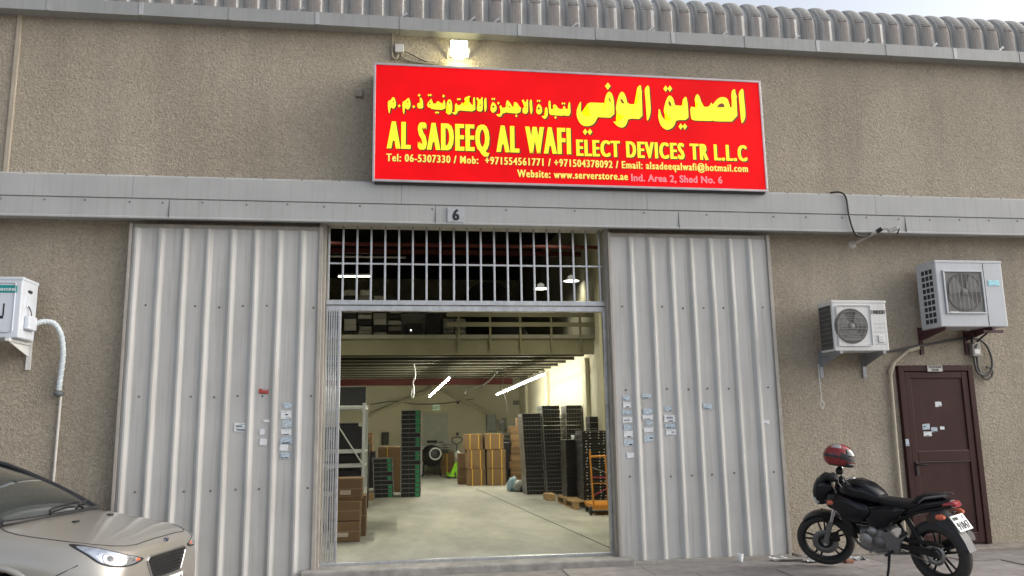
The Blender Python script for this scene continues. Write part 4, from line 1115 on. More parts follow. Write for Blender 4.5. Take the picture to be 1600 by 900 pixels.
MB().lathe([(0.028, 0), (0.036, 0.085), (0.034, 0.085), (0.026, 0.003), (0.0001, 0.003)], 16).build("cup_body", M_PAPER, cup)
tag(MB().bbox(3.02, 3.2, 6.9, 7.3, FZ, FZ+0.13, 0.006).build("timber_block", M_WOOD), "loose timber block on the floor behind the pallet", "block")
tag(MB().bbox(-0.62, -0.44, 8.1, 8.4, FZ, FZ+0.14, 0.006).build("timber_block", M_WOOD), "loose timber block on the floor between rack and short stack", "block")

# orange platform trolley
M_ORANGE = mat("orange_paint", (0.60, 0.24, 0.03), 0.5, var=0.2, scale=14)
tr = thing("platform_trolley", "orange tube framed trolley parked in front of the pallet stacks", "trolley", (3.44, 4.05, FZ))
MB().bbox(-0.14, 0.42, 0.0, 0.75, 0.09, 0.17, 0.008).build("platform", M_ORANGE, tr)
MB().tube([(-0.15, 0.02, 0.10), (-0.19, 0.02, 0.98), (-0.19, 0.02, 1.07)], 0.016, 8).build("handle_post", M_ORANGE, tr)
MB().tube([(0.10, 0.02, 0.13), (0.07, 0.02, 0.98)], 0.014, 8).build("handle_post", M_ORANGE, tr)
MB().tube([(0.38, 0.02, 0.13), (0.36, 0.02, 0.98)], 0.014, 8).build("handle_post", M_ORANGE, tr)
MB().tube([(-0.19, 0.02, 0.96), (0.38, 0.02, 0.97)], 0.018, 8).build("handle_bar", M_ORANGE, tr)
MB().tube([(-0.17, 0.02, 0.52), (0.36, 0.02, 0.52)], 0.008, 6).build("cross_rod", M_ORANGE, tr)
for p in ([(-0.17, 0.0, 0.62), (0.36, 0.0, 0.60)], [(-0.15, 0.0, 0.33), (0.36, 0.0, 0.56)]):
    MB().tube(p, 0.010, 6).build("red_strap", mat("red_cord", (0.35, 0.03, 0.05), 0.6), tr)
MB().tube([(-0.16, 0.0, 0.78), (0.33, 0.0, 0.60)], 0.005, 6).build("wire_rope", M_STEEL, tr)
for x, y in ((-0.20, 0.05), (0.36, 0.05), (-0.12, 0.66), (0.36, 0.66)):
    MB().lathe([(0.0001, -0.02), (0.06, -0.02), (0.075, -0.01), (0.075, 0.01), (0.06, 0.02), (0.0001, 0.02)], 16, 'X', (x, y, 0.075)).build("wheel", M_RUBBER, tr)

# ---- strapped cartons
def carton(label, x, y, z, w, d, h, rot=0.0, straps=2, group=None):
    t = thing("carton", label, "carton", (x, y, z), rot, group)
    mb = MB().bbox(-w/2, w/2, 0, d, 0, h-0.006, 0.012, 2)
    mb.v = [(a + 0.008*noise.noise(Vector((a*5+x, b*5, c*5+z))), b, c) for a, b, c in mb.v]
    mb.build("box_body", M_CARTON, t)
    for k in range(straps):
        sx = -w/2 + w*(0.28 + 0.5*k) if straps > 1 else 0
        MB().box(sx-0.009, sx+0.009, -0.006, d+0.004, -0.0, h-0.001).build("strap", M_TAPE, t)
    if not straps:
        MB().box(-w/2+0.0, w/2, -0.002, 0.001, h*0.5-0.003, h*0.5+0.003).build("tape_line", M_TAPE if False else mat("tape_brown", (0.36, 0.24, 0.12), 0.3), t)
    return t
g = "strapped cartons by the pallet jack"
for k, hh in enumerate((0.42, 0.48, 0.40)):
    z0 = FZ + sum((0.42, 0.48, 0.40)[:k])
    pos = ("bottom", "middle", "top")[k]
    carton("%s yellow strapped carton of the stack touching the green pallet jack" % pos, 2.06 - (0.06 if k == 2 else 0.02 if k == 1 else 0), 11.5, z0, 0.45, 0.5, hh, random.uniform(-.03, .03), 2, g)
    carton("%s yellow strapped carton of the stack beside the dark crates" % pos, 2.57 - (0.05 if k == 2 else 0), 11.4, z0, 0.48, 0.5, hh, random.uniform(-.03, .03), 2, g)
for k in range(2):
    carton("%s plain carton squeezed behind the strapped cartons" % ("lower", "upper")[k], 1.77, 12.1, FZ + 0.4*k, 0.25, 0.4, 0.40, 0, 0, g)
for k, hh in enumerate((0.14, 0.17, 0.36)):
    carton("%s carton of the small pile in front of the exit door" % ("lowest", "middle", "topmost")[k], 1.62, 16.4, FZ + (0, 0.14, 0.31)[k], 0.46, 0.4, hh, 0, 1, g)
carton("large strapped carton half hidden behind the two server stacks", -0.02, 10.2, FZ, 0.75, 0.6, 1.05, 0, 2)
for k in range(3):
    carton("%s small plain carton piled behind the white rack" % ("lowest", "middle", "topmost")[k], -0.78, 11.8, FZ + 0.9 + 0.16*k, 0.42, 0.4, 0.16, random.uniform(-.08, .08), 0)
tag(MB().bbox(-1.05, -0.5, 11.7, 12.4, FZ, FZ+0.9, 0.01).build("crate", M_BLACK), "dark crate carrying the small plain cartons", "crate")
for k in range(8):
    carton(ORD[k] + " bulging brown carton in the wobbly column behind the drive shelves", 3.17 + random.uniform(-.03, .03), 11.9, FZ + 0.185*k, 0.30, 0.45, 0.185, random.uniform(-.1, .1), 0, "wobbly column of brown cartons")
carton("upright brown carton on top behind the drive shelves", 3.36, 12.4, FZ + 1.35, 0.2, 0.3, 0.36, 0, 0)
for k in range(3):
    tag(MB().bbox(2.86 + .02*k, 3.06, 12.2 + .3*k, 12.45 + .3*k, FZ, FZ+1.05-0.03*k, 0.01).build("plastic_crate", M_BLACK), "tall dark crate %s of the strapped cartons" % ("just behind the right hand side", "one step back on the wall side", "furthest back on the wall side")[k], "crate")
sh2 = thing("wall_shelf", "small grey shelf unit standing below the meter box", "shelf", (3.72, 16.9, FZ))
for z in (1.05, 1.22, 1.40):
    MB().bbox(-0.25, 0.25, 0, 0.35, z, z+0.04, 0.003).build("shelf_board", M_EPG, sh2)
for x in (-0.24, 0.24):
    for y in (0.02, 0.33):
        MB().box(x-0.015, x+0.015, y-0.015, y+0.015, 0, 1.6).build("upright", M_EPG, sh2)
MB().box(-0.25, 0.25, 0.1, 0.3, 0.0, 1.04).build("back_panel", mat("shelf_dark", (0.1, 0.11, 0.12), 0.6), sh2)
# bags
def bag(label, x, y, rx, ry, rz, m, seed):
    mb = MB()
    def P(u, v):
        a, b = u*2*math.pi, v*math.pi
        p = Vector((math.sin(b)*math.cos(a), math.sin(b)*math.sin(a), -math.cos(b)))
        q = 1 + 0.22*noise.noise(p*1.8 + Vector((seed, 0, 0))) + 0.10*noise.noise(p*5 + Vector((seed, 3, 0)))
        z = max(-0.75, p.z*q)
        return (p.x*q*rx, p.y*q*ry, (z+0.75)*rz)
    mb.grid(P, 24, 16)
    o = mb.build("plastic_bag", m, None, (x, y, FZ), True)
    return tag(o, label, "bag")
bag("crumpled pale blue plastic bag against the drive shelves", 2.66, 9.5, 0.13, 0.13, 0.19, mat("bag_blue", (0.28, 0.42, 0.52), 0.35, var=0.25, scale=15), 1).rotation_euler = (0, 0.3, 0)
bag("crumpled grey plastic bag beside the pale blue bag", 2.82, 9.3, 0.12, 0.12, 0.15, mat("bag_grey", (0.33, 0.34, 0.34), 0.35, var=0.3, scale=15), 5)
bag("black rubbish bag in the corner of the drive shelf stack", 2.90, 9.2, 0.08, 0.08, 0.08, M_BLACK, 9)

# green pallet jack
M_LIME = mat("lime_green", (0.22, 0.55, 0.02), 0.4, var=0.1)
pj = thing("pallet_jack", "lime green pallet jack with black handle in front of the strapped cartons", "pallet jack", (1.80, 14.6, FZ))
MB().prism([(-0.20, 0.10), (0.19, 0.10), (0.19, 0.16), (0.07, 0.46), (-0.05, 0.46), (-0.17, 0.18)], 0.0, 0.16).build("pump_cover", M_LIME, pj)
MB().bbox(-0.22, 0.0, -0.05, 0.12, 0.05, 0.11, 0.01).build("chassis", M_LIME, pj)
for x in (-0.2, 0.1):
    MB().bbox(x-0.07, x+0.07, 0.16, 1.2, 0.06, 0.12, 0.008).build("fork", M_LIME, pj)
MB().tube([(0.01, 0.05, 0.45), (0.0, -0.02, 0.75), (-0.01, -0.06, 1.0)], 0.018, 8).build("handle_shaft", M_BLACK, pj)
MB().tube(spline([(-0.01, -0.06, 0.98), (-0.13, -0.07, 1.05), (-0.14, -0.08, 1.15), (0.0, -0.08, 1.19), (0.14, -0.08, 1.15), (0.12, -0.07, 1.05), (-0.01, -0.06, 0.98)]), 0.018, 8).build("handle_loop", M_BLACK, pj)
for x in (-0.06, 0.06):
    MB().lathe([(0.0001, -0.025), (0.07, -0.025), (0.09, -0.015), (0.09, 0.015), (0.07, 0.025), (0.0001, 0.025)], 16, 'X', (x, 0.03, 0.09)).build("wheel", M_RUBBER, pj)
MB().grid(lambda u, v: (0.02+0.09*math.sin(v*math.pi)*math.cos(u*6.283)*(1+.2*math.sin(u*19)), -0.02+0.06*math.sin(u*6.283), 0.50+0.34*v), 16, 10).build("plastic_wrap", mat("clear_wrap", (0.5, 0.52, 0.5), 0.3), pj)

# wrapped fan and chairs heap before the exit door
hp = thing("wrapped_fan", "black drum fan with a white ring wrapped in plastic near the exit door", "fan", (1.12, 16.0, FZ))
mb = MB().lathe([(0.0001, -0.22), (0.30, -0.22), (0.33, -0.1), (0.33, 0.12), (0.28, 0.2), (0.0001, 0.2)], 24, 'Y', (0, 0, 0.62)); mb.build("drum", M_BLACK, hp)
MB().tube([(0.10 + 0.17*math.cos(a*math.pi/14), -0.25, 0.68 + 0.17*math.sin(a*math.pi/14)) for a in range(28)], 0.022, 8, closed=True).build("ring", M_WHITE, hp)
for x in (-0.22, 0.22):
    MB().tube([(x, -0.1, 0.5), (x*1.3, -0.15, 0.0)], 0.03, 8).build("leg", M_BLACK, hp)
MB().grid(lambda u, v: (-0.45+0.9*u, -0.15+0.3*v, 0.93+0.05*noise.noise(Vector((u*6, v*6, 1)))), 12, 6).build("plastic_cover", mat("milky_wrap", (0.55, 0.56, 0.52), 0.35), hp)
MB().grid(lambda u, v: (-0.42+0.12*u, -0.2-.05*math.sin(u*9), 0.06+0.88*v), 8, 6).build("plastic_side", mat("milky_wrap", (0.55, 0.56, 0.52), 0.35), hp)
cr = thing("wire_cart", "wrapped metal cart behind the pallet jack", "cart", (1.62, 16.9, FZ))
for z in (0.78, 0.86, 0.94, 1.02):
    MB().bbox(-0.28, 0.32, 0, 0.3, z, z+0.035, 0.004).build("tray", M_STEEL, cr)
for x in (-0.27, 0.31):
    MB().box(x-0.015, x+0.015, 0.0, 0.03, 0, 1.05).build("leg", M_STEEL, cr)

# ---- white shelving rack with equipment, left of the doorway
rk = thing("shelving_rack", "white bolted steel shelving rack loaded with black equipment", "shelf", (-0.45, 3.05, FZ))
M_RACK = mat("rack_white", (0.62, 0.64, 0.60), 0.4, var=0.08)
for x in (-0.02, -1.2):
    for y in (0.02, 1.2):
        MB().bbox(x-0.022, x+0.022, y-0.022, y+0.022, 0, 1.87, 0.003).build("upright", M_RACK, rk)
for z in (0.52, 0.92, 1.13, 1.78):
    for y in (0.02, 1.2):
        MB().bbox(-1.18, -0.045, y-0.016, y+0.016, z, z+0.045, 0.003).build("beam", M_RACK, rk)
    MB().bbox(-0.04, 0.0, 0.045, 1.17, z+0.002, z+0.035, 0.003).build("end_beam", M_RACK, rk)
    MB().box(-1.18, -0.045, 0.04, 1.18, z+0.046, z+0.056).build("shelf_board", M_RACK, rk)
MB().tube([(-0.44, 0.0, 1.60), (-0.04, 0.0, 0.98)], 0.012, 6).build("brace", M_RACK, rk)
MB().tube([(-0.005, 0.05, 0.1), (-0.005, 1.15, 0.5)], 0.01, 6).build("brace", M_RACK, rk)
def eq(label, x0, x1, y0, y1, z0, z1, m, cat="equipment"):
    t = thing("equipment_box" if cat == "equipment" else cat.replace(' ', '_'), label, cat, ((x0+x1)/2, y0, z0))
    w = (x1-x0)/2
    MB().bbox(-w, w, 0.008, y1-y0, 0, z1-z0, 0.006).build("casing", m, t)
    MB().bbox(-w+0.015, w-0.015, 0, 0.0078, 0.012, z1-z0-0.012, 0.003).build("front_panel", M_BLACK, t)
    return t
eq("dark flat monitor standing on top of the white rack", -0.86, -0.46, 3.5, 3.6, FZ+1.84, FZ+2.14, mat("slate", (0.025, 0.03, 0.035), 0.5), "monitor")
eq("black machine on the rack shelf behind the diagonal brace", -1.1, -0.50, 3.2, 4.0, FZ+1.19, FZ+1.52, M_CASE)
eq("silver flat unit lying on the black machine in the rack", -0.85, -0.55, 3.3, 3.9, FZ+1.52, FZ+1.58, M_CASEGREY)
eq("black unit on the rack's middle shelf beside the brace foot", -1.0, -0.52, 3.2, 4.0, FZ+0.98, FZ+1.11, M_CASE)
eq("dark navy case on the rack's lower shelf above the cartons", -1.0, -0.50, 3.15, 4.0, FZ+0.58, FZ+0.88, mat("navy_case", (0.012, 0.016, 0.028), 0.5))
eq("black tower standing on the floor behind the rack", -0.62, -0.50, 6.5, 7.0, FZ, FZ+1.2, M_CASE)
eq("black box under the lowest shelf of the rack", -1.0, -0.52, 3.3, 4.0, FZ, FZ+0.45, M_CASE)
# cartons in front of the rack
def open_carton(label, x, y, z, w, d, h, flap=False):
    t = carton(label, x, y, z, w, d, h, 0, 0, "plain cartons in front of the rack")
    if flap:
        mb = MB().box(0, w*0.95, 0, 0.006, 0, 0.15); mb.xform(Matrix.Translation((-w/2, -0.01, h)) @ Matrix.Rotation(R(60), 4, 'X'))
        mb.build("flap", M_CARTON, t)
    else:
        MB().box(-w*.25, w*.12, -0.004, 0.0, h*.25, h*.45).build("label", mat("carton_label", (0.5, 0.42, 0.32), 0.7), t)
open_carton("bottom plain carton of the pile in front of the rack", -0.66, 1.95, FZ, 0.40, 0.42, 0.27)
open_carton("middle plain carton of the pile in front of the rack, flap raised", -0.655, 1.96, FZ+0.27, 0.40, 0.42, 0.26, True)
open_carton("top plain carton of the pile in front of the rack", -0.64, 2.06, FZ+0.53, 0.40, 0.42, 0.30)
open_carton("plain carton on the floor between the pile and the rack", -0.55, 2.5, FZ, 0.30, 0.4, 0.56)

# ---- goods up on the mezzanine edge
random.seed(5)
M_DIM = mat("pale_boxes", (0.36, 0.36, 0.33), 0.6, rand=0.35)
for c in range(4):
    for k in range(8 - (c > 2)):
        o = MB().bbox(-1.05 + 0.30*c + random.uniform(-.02, .02), -0.80 + 0.30*c, 7.0, 7.4, 3.42 + 0.12*k, 3.535 + 0.12*k - random.choice((0, .03)), 0.004).build("parts_box", M_DIM if (k + c) % 3 else M_CASE)
        tag(o, "small boxed part stacked on the mezzanine edge over the rack", "box", "small boxes stacked on the mezzanine edge")
cab = thing("mezzanine_cabinet", "pale cabinet panel standing on the mezzanine edge", "cabinet", (0.42, 7.3, 3.42))
MB().bbox(-0.42, 0.30, 0, 0.4, 0, 0.52, 0.01).build("cabinet_body", mat("cab_grey", (0.22, 0.22, 0.19), 0.6), cab)
MB().box(-0.38, 0.26, -0.01, 0, 0.04, 0.36).build("cabinet_front", mat("cab_front", (0.25, 0.25, 0.20), 0.6), cab)
lp = thing("open_laptop", "open dark laptop with a small glowing mark on the mezzanine edge", "laptop", (0.36, 7.02, 3.42))
MB().bbox(-0.17, 0.17, 0, 0.02, 0.02, 0.27, 0.005).build("screen_lid", M_BLACK, lp)
MB().bbox(-0.17, 0.17, 0.02, 0.24, 0, 0.02, 0.004).build("keyboard_base", M_BLACK, lp)
MB().lathe([(0.0001, -0.003), (0.018, -0.003), (0.018, 0.001)], 12, 'Y', (-0.06, 0, 0.13)).build("glowing_mark", mat("glow_white", (1, 1, 1), 0.5, emis=(1, 1, 1), estr=1.5), lp)
eq("dark upright box beside the laptop on the mezzanine edge", 0.62, 0.92, 7.1, 7.4, 3.42, 3.92, mat("box_brown_dark", (0.09, 0.085, 0.07), 0.7))
for k in range(5):
    for c in range(2):
        tag(MB().bbox(0.96 + .24*c, 1.18 + .24*c, 7.0, 7.35, 3.42 + 0.075*k, 3.488 + 0.075*k, 0.004).build("flat_drive", M_DIM), "thin pale flat unit in the low pile on the mezzanine edge", "box", "flat units in the low mezzanine pile")
def cloth(label, x, y, z, w, h, seed):
    mb = MB()
    mb.grid(lambda u, v: (x - w/2 + w*u + 0.15*w*noise.noise(Vector((u*2, v*2, seed))), y + 0.15*noise.noise(Vector((u*3, v*2, seed+4))) + 0.5*v, z + h*(math.sin(u*math.pi)**0.4)*v), 20, 10)
    return tag(mb.build("draped_sheet", mat("black_sheet", (0.012, 0.012, 0.012), 0.7)), label, "sheet")
cloth("black sheet draped over a heap behind the mezzanine guard rail", 2.0, 7.6, 3.42, 1.6, 1.35, 2)
# ================================================================ motorcycle
M_BPAINT = mat("bike_gloss_black", (0.006, 0.0065, 0.010), 0.2, coat=0.0, var=0.15, spec=0.35)
M_BPLAS = mat("bike_matt_black", (0.012, 0.012, 0.013), 0.6, var=0.2, spec=0.3)
M_SEAT = mat("seat_vinyl", (0.012, 0.012, 0.013), 0.6, spec=0.25, var=0.2, bump=0.1, bscale=120)
M_ENG = mat("engine_alloy", (0.30, 0.30, 0.30), 0.4, 0.8, var=0.2, scale=25)
M_FRAMEG = mat("bike_frame_grey", (0.16, 0.16, 0.165), 0.45, 0.4, var=0.15)
M_CHROME = mat("chrome", (0.7, 0.7, 0.72), 0.15, 1.0, var=0.05)
M_TYRE = mat("tyre", (0.03, 0.029, 0.028), 0.85, var=0.25, scale=20, bump=0.3, bscale=70)
M_REDLENS = mat("red_lens", (0.32, 0.01, 0.015), 0.2, var=0.15, coat=0.5)
M_AMBER = mat("amber_lens", (0.62, 0.13, 0.06), 0.3, var=0.1, coat=0.4)
bike = thing("motorcycle", "black motorcycle parked on its side stand by the maroon door", "motorcycle", (5.24, -1.98, 0.014))
bike.rotation_euler = (R(-6.5), 0, R(111.7))
I4 = Matrix.Identity(4)
HEAD = Vector((1.045, 0, 0.85))
AX = Vector((-math.sin(R(25)), 0, math.cos(R(25))))
STEER = Matrix.Translation(HEAD) @ Matrix.Rotation(R(36), 4, AX) @ Matrix.Translation(-HEAD)
def bp(mb, name, m, steer=False, parent=None, merge=False):
    if steer: mb.xform(STEER)
    return mb.build(name, m, parent or bike, None, merge)
def wheel(c, r, w, steer, spokes=5, disc=True):
    cx, cz = c
    mb = MB()
    prof = []
    for k in range(15):
        a = R(-105 + 15*k)
        prof.append((r - w*0.52 + w*0.52*math.cos(a), w*0.5*math.sin(a)))
    mb.lathe(prof + [prof[0]], 44, 'Y', (cx, 0, cz))
    ty = bp(mb, "tyre", M_TYRE, steer)
    ri = r - w*0.62
    mb = MB().lathe([(ri+0.004, -w*.40), (ri+0.012, -w*.40), (ri-0.016, -w*.22), (ri-0.02, 0), (ri-0.016, w*.22), (ri+0.012, w*.40), (ri+0.004, w*.40), (ri-0.028, w*.2), (ri-0.03, 0), (ri-0.028, -w*.2), (ri+0.004, -w*.40)], 44, 'Y', (cx, 0, cz))
    rim = bp(mb, "rim", M_BPLAS, steer)
    for k in range(spokes):
        a = R(72*k + 18)
        d = Vector((math.cos(a), 0, math.sin(a))); n = Vector((-math.sin(a), 0, math.cos(a)))
        for s in (-1, 1):
            mb = MB()
            p0 = Vector((cx, 0, cz)) + d*0.04 + n*0.012*s
            p1 = Vector((cx, 0, cz)) + d*(ri-0.015) + n*0.034*s
            mb.tube([p0, p1], [0.013, 0.010], 6)
            bp(mb, "spoke", M_BPLAS, steer, rim)
    bp(MB().lathe([(0.0001, -0.06), (0.03, -0.06), (0.045, -0.04), (0.05, 0), (0.045, 0.04), (0.03, 0.06), (0.0001, 0.06)], 20, 'Y', (cx, 0, cz)), "hub", M_FRAMEG, steer, rim)
    return rim
# rear wheel with sprocket
rw = wheel((0, 0.31), 0.31, 0.135, False)
mb = MB().lathe([(0.055, 0.075), (0.10, 0.075), (0.103, 0.082), (0.055, 0.082), (0.055, 0.075)], 36, 'Y', (0, 0, 0.31)); bp(mb, "sprocket", M_ENG)
mb = MB().lathe([(0.0001, 0.10), (0.018, 0.10), (0.02, 0.06)], 12, 'Y', (0, 0, 0.31)); bp(mb, "axle_nut", M_CHROME)
# front wheel, discs, fork
fw = wheel((1.32, 0.30), 0.30, 0.10, True)
for y in (0.058,):
    mb = MB().lathe([(0.07, y), (0.135, y), (0.135, y+0.005), (0.07, y+0.005), (0.07, y)], 36, 'Y', (1.32, 0, 0.30)); bp(mb, "brake_disc", M_FRAMEG, True)
    mb = MB().lathe([(0.045, y), (0.075, y), (0.075, y+0.006), (0.045, y+0.006), (0.045, y)], 20, 'Y', (1.32, 0, 0.30)); bp(mb, "disc_carrier", M_BPLAS, True)
mb = MB().bbox(1.16, 1.24, 0.045, 0.10, 0.30, 0.40, 0.015); bp(mb, "brake_caliper", M_BPLAS, True)
for s in (-1, 1):
    bp(MB().tube([(1.325, .095*s, 0.285), (1.235, .095*s, 0.47), (1.20, .095*s, 0.54)], [0.028, 0.027, 0.026], 12), "fork_slider", M_FRAMEG, True)
    bp(MB().tube([(1.20, .095*s, 0.54), (1.06, .095*s, 0.845), (1.02, .095*s, 0.93)], 0.019, 12), "fork_tube", M_CHROME, True)
bp(MB().bbox(1.05, 1.15, -0.13, 0.13, 0.70, 0.735, 0.01).xform(Matrix.Identity(4)), "lower_yoke", M_BPLAS, True)
bp(MB().bbox(0.97, 1.07, -0.13, 0.13, 0.90, 0.935, 0.01), "upper_yoke", M_BPLAS, True)
bp(MB().tube([(1.32, -0.12, 0.30), (1.32, 0.125, 0.30)], 0.016, 10), "front_axle", M_CHROME, True)
# front fender
def fend(u, v):
    a = R(172 - 118*u); yy = -0.075 + 0.15*v
    rr = 0.328 - 1.6*(yy**2) * (1.0) - 0.015*abs(2*u-1)**3
    return (1.32 + rr*math.cos(a), yy*(1 - 0.35*abs(2*u-1)**4), 0.30 + rr*math.sin(a))
mb = MB().grid(fend, 20, 8)
o = bp(mb, "front_fender", M_BPAINT, True)
sm = o.modifiers.new("thick", 'SOLIDIFY'); sm.thickness = 0.006
for s in (-1, 1):
    bp(MB().prism([(1.13, 0.56), (1.30, 0.63), (1.26, 0.52), (1.20, 0.47)], .066*s, .074*s), "fender_stay", M_BPAINT, True)
# headlight cowl
bp(MB().loft([(1.10, 0, 0.86, 0.09, 0.10), (1.16, 0, 0.87, 0.115, 0.145, 2.6), (1.24, 0, 0.86, 0.105, 0.145, 2.6), (1.29, 0, 0.83, 0.085, 0.115, 2.4), (1.315, 0, 0.81, 0.06, 0.075, 2.4)], 24), "headlight_cowl", M_BPAINT, True)
bp(MB().loft([(1.07, 0, 1.00, 0.085, 0.02), (1.15, 0, 1.02, 0.09, 0.028), (1.21, 0, 0.985, 0.08, 0.035), (1.235, 0, 0.95, 0.06, 0.02)], 18), "fly_screen", M_BPLAS, True)
bp(MB().loft([(1.27, 0, 0.80, 0.088, 0.075, 2.6), (1.30, 0, 0.795, 0.080, 0.068, 2.6), (1.325, 0, 0.79, 0.05, 0.045, 2.4)], 22), "headlight_lens", mat("headlight_glass", (0.6, 0.63, 0.66), 0.1, 0.3, coat=1.0), True)
bp(MB().loft([(1.02, 0, 0.97, 0.05, 0.02), (1.06, 0, 1.0, 0.085, 0.035, 3), (1.11, 0, 0.99, 0.08, 0.035, 3)], 16), "instrument_pod", M_BPLAS, True)
for s in (-1, 1):
    bp(MB().tube([(1.13, .10*s, 0.80), (1.14, .17*s, 0.80)], 0.009, 6), "indicator_stalk", M_BPLAS, True)
    bp(MB().loft([(1.10, .19*s, 0.80, 0.015, 0.012), (1.13, .19*s, 0.80, 0.028, 0.024), (1.17, .19*s, 0.80, 0.024, 0.02)], 12), "front_indicator", M_AMBER, True)
bp(MB().bbox(1.135, 1.16, -0.04, 0.04, 0.655, 0.695, 0.006), "front_reflector", M_REDLENS, True)
# handlebar, grips, levers, mirrors
bp(MB().tube(spline([(0.90, -0.36, 1.04), (0.96, -0.22, 1.06), (1.0, -0.08, 0.975), (1.0, 0.08, 0.975), (0.96, 0.22, 1.06), (0.90, 0.36, 1.04)], 5), 0.012, 8), "handlebar", M_CHROME, True)
for s in (-1, 1):
    bp(MB().tube([(0.935, .26*s, 1.055), (0.895, .375*s, 1.038)], 0.018, 10), "grip", M_RUBBER, True)
    bp(MB().tube([(0.98, .20*s, 1.05), (1.00, .26*s, 1.05), (0.965, .37*s, 1.035)], 0.006, 6), "lever", M_CHROME, True)
    bp(MB().bbox(0.94, 0.985, min(.2*s, .25*s), max(.2*s, .25*s), 1.04, 1.085, 0.008), "switch_cluster", M_BPLAS, True)
    bp(MB().tube([(0.96, .215*s, 1.07), (0.955, .245*s, 1.13), (0.960, .265*s, 1.17)], 0.011, 8), "mirror_stalk", M_CHROME, True)
bp(MB().loft([(0.925, .265, 1.165, .05, .028), (0.955, .27, 1.175, .062, .04), (0.99, .275, 1.165, .04, .025)], 16), "mirror", M_BPLAS, True)
for k in range(3):
    bp(MB().tube(spline([(0.97, 0.2, 1.045), (1.10, 0.10+.02*k, 1.0-.02*k), (1.06, 0.07, 0.86), (1.02, 0.05, 0.72)], 5), 0.005, 6), "control_cable", M_BPLAS)
# tank, seat, tail
bp(MB().loft([(0.515, 0, 0.785, 0.085, 0.05, 2.6), (0.56, 0, 0.81, 0.115, 0.075, 2.6), (0.66, 0, 0.845, 0.145, 0.105, 2.6), (0.78, 0, 0.87, 0.165, 0.115, 2.5), (0.90, 0, 0.875, 0.16, 0.105, 2.5), (0.98, 0, 0.865, 0.12, 0.085, 2.5), (1.02, 0, 0.85, 0.07, 0.06, 2.4)], 28), "fuel_tank", M_BPAINT)
bp(MB().lathe([(0.0001, 0.012), (0.035, 0.01), (0.042, 0.0)], 18, 'Z', (0.86, 0, 0.982)), "filler_cap", M_CHROME)
def bplate(poly, y0, y1, k=0.86):
    """body panel: outline at y0 swelling to a smaller raised face at y1"""
    O = [Vector((a, 0, b)) for a, b in poly]
    c = sum(O, Vector()) / len(O)
    n = len(O); vs = []
    for f, y in ((0.97, y0 - 0.015*(1 if y1 > y0 else -1)), (1.0, y0), (0.5 + k/2, y0 + (y1-y0)*0.75), (k, y1), (k*0.5, y1 + (y1-y0)*0.12)):
        vs += [(c.x + (p.x-c.x)*f, y, c.z + (p.z-c.z)*f) for p in O]
    fs = [(r*n+i, r*n+(i+1) % n, (r+1)*n+(i+1) % n, (r+1)*n+i) for r in range(4) for i in range(n)]
    mb = MB(); mb.add(vs, fs, True)
    mb.add(vs[-n:], [tuple(range(n))], True)
    return mb
for s in (-1, 1):
    bp(bplate([(1.13, .77), (1.08, .84), (.96, .845), (.80, .80), (.62, .745), (.57, .68), (.64, .60), (.78, .545), (.90, .60), (1.00, .66), (1.10, .70)], .11*s, .185*s, 0.9), "tank_shroud", M_BPAINT, merge=True)
    bp(bplate([(.66, .735), (.48, .745), (.28, .75), (.19, .725), (.30, .635), (.44, .53), (.56, .50), (.66, .55), (.70, .64)], .10*s, .152*s, 0.88), "side_panel", M_BPAINT, merge=True)
    bp(bplate([(1.02, .64), (.92, .62), (.86, .50), (.86, .36), (.93, .38), (1.0, .52)], .06*s, .10*s, 0.85), "radiator_cowl", M_BPLAS, merge=True)
bp(MB().loft([(-0.02, 0, 0.775, 0.08, 0.03, 3), (0.10, 0, 0.765, 0.105, 0.04, 3), (0.24, 0, 0.755, 0.125, 0.045, 3), (0.42, 0, 0.76, 0.12, 0.045, 3), (0.53, 0, 0.775, 0.085, 0.04, 3)], 22), "rider_seat", M_SEAT)
def bpt(mb, name, m, steer=False, parent=None):
    mb.v = [((x + 0.14 * min(1, max(0, (0.14 - x) / 0.3))), y, z) for x, y, z in mb.v]      # short tail
    return bp(mb, name, m, steer, parent)
bpt(MB().loft([(-0.30, 0, 0.862, 0.05, 0.014, 2.6), (-0.24, 0, 0.858, 0.085, 0.028, 3), (-0.08, 0, 0.842, 0.105, 0.04, 3), (0.04, 0, 0.82, 0.11, 0.045, 3), (0.14, 0, 0.785, 0.10, 0.03, 3)], 22), "pillion_seat", M_SEAT)
bpt(MB().loft([(-0.36, 0, 0.815, 0.05, 0.018), (-0.28, 0, 0.80, 0.09, 0.035, 2.8), (-0.10, 0, 0.77, 0.115, 0.055, 2.8), (0.10, 0, 0.725, 0.115, 0.06, 2.8), (0.28, 0, 0.69, 0.10, 0.055, 2.8)], 22), "tail_cowl", M_BPAINT)
for s in (-1, 1):
    bpt(MB().tube(spline([(-0.02, .118*s, 0.80), (-0.14, .125*s, 0.845), (-0.26, .11*s, 0.868), (-0.34, .06*s, 0.875)], 5), [0.008]*5+[0.011]*6+[0.009]*5, 8), "grab_rail", M_FRAMEG)
bpt(MB().loft([(-0.41, 0, 0.785, 0.045, 0.018), (-0.385, 0, 0.79, 0.07, 0.032, 2.8), (-0.30, 0, 0.785, 0.08, 0.035, 2.8)], 18), "tail_light", M_REDLENS)
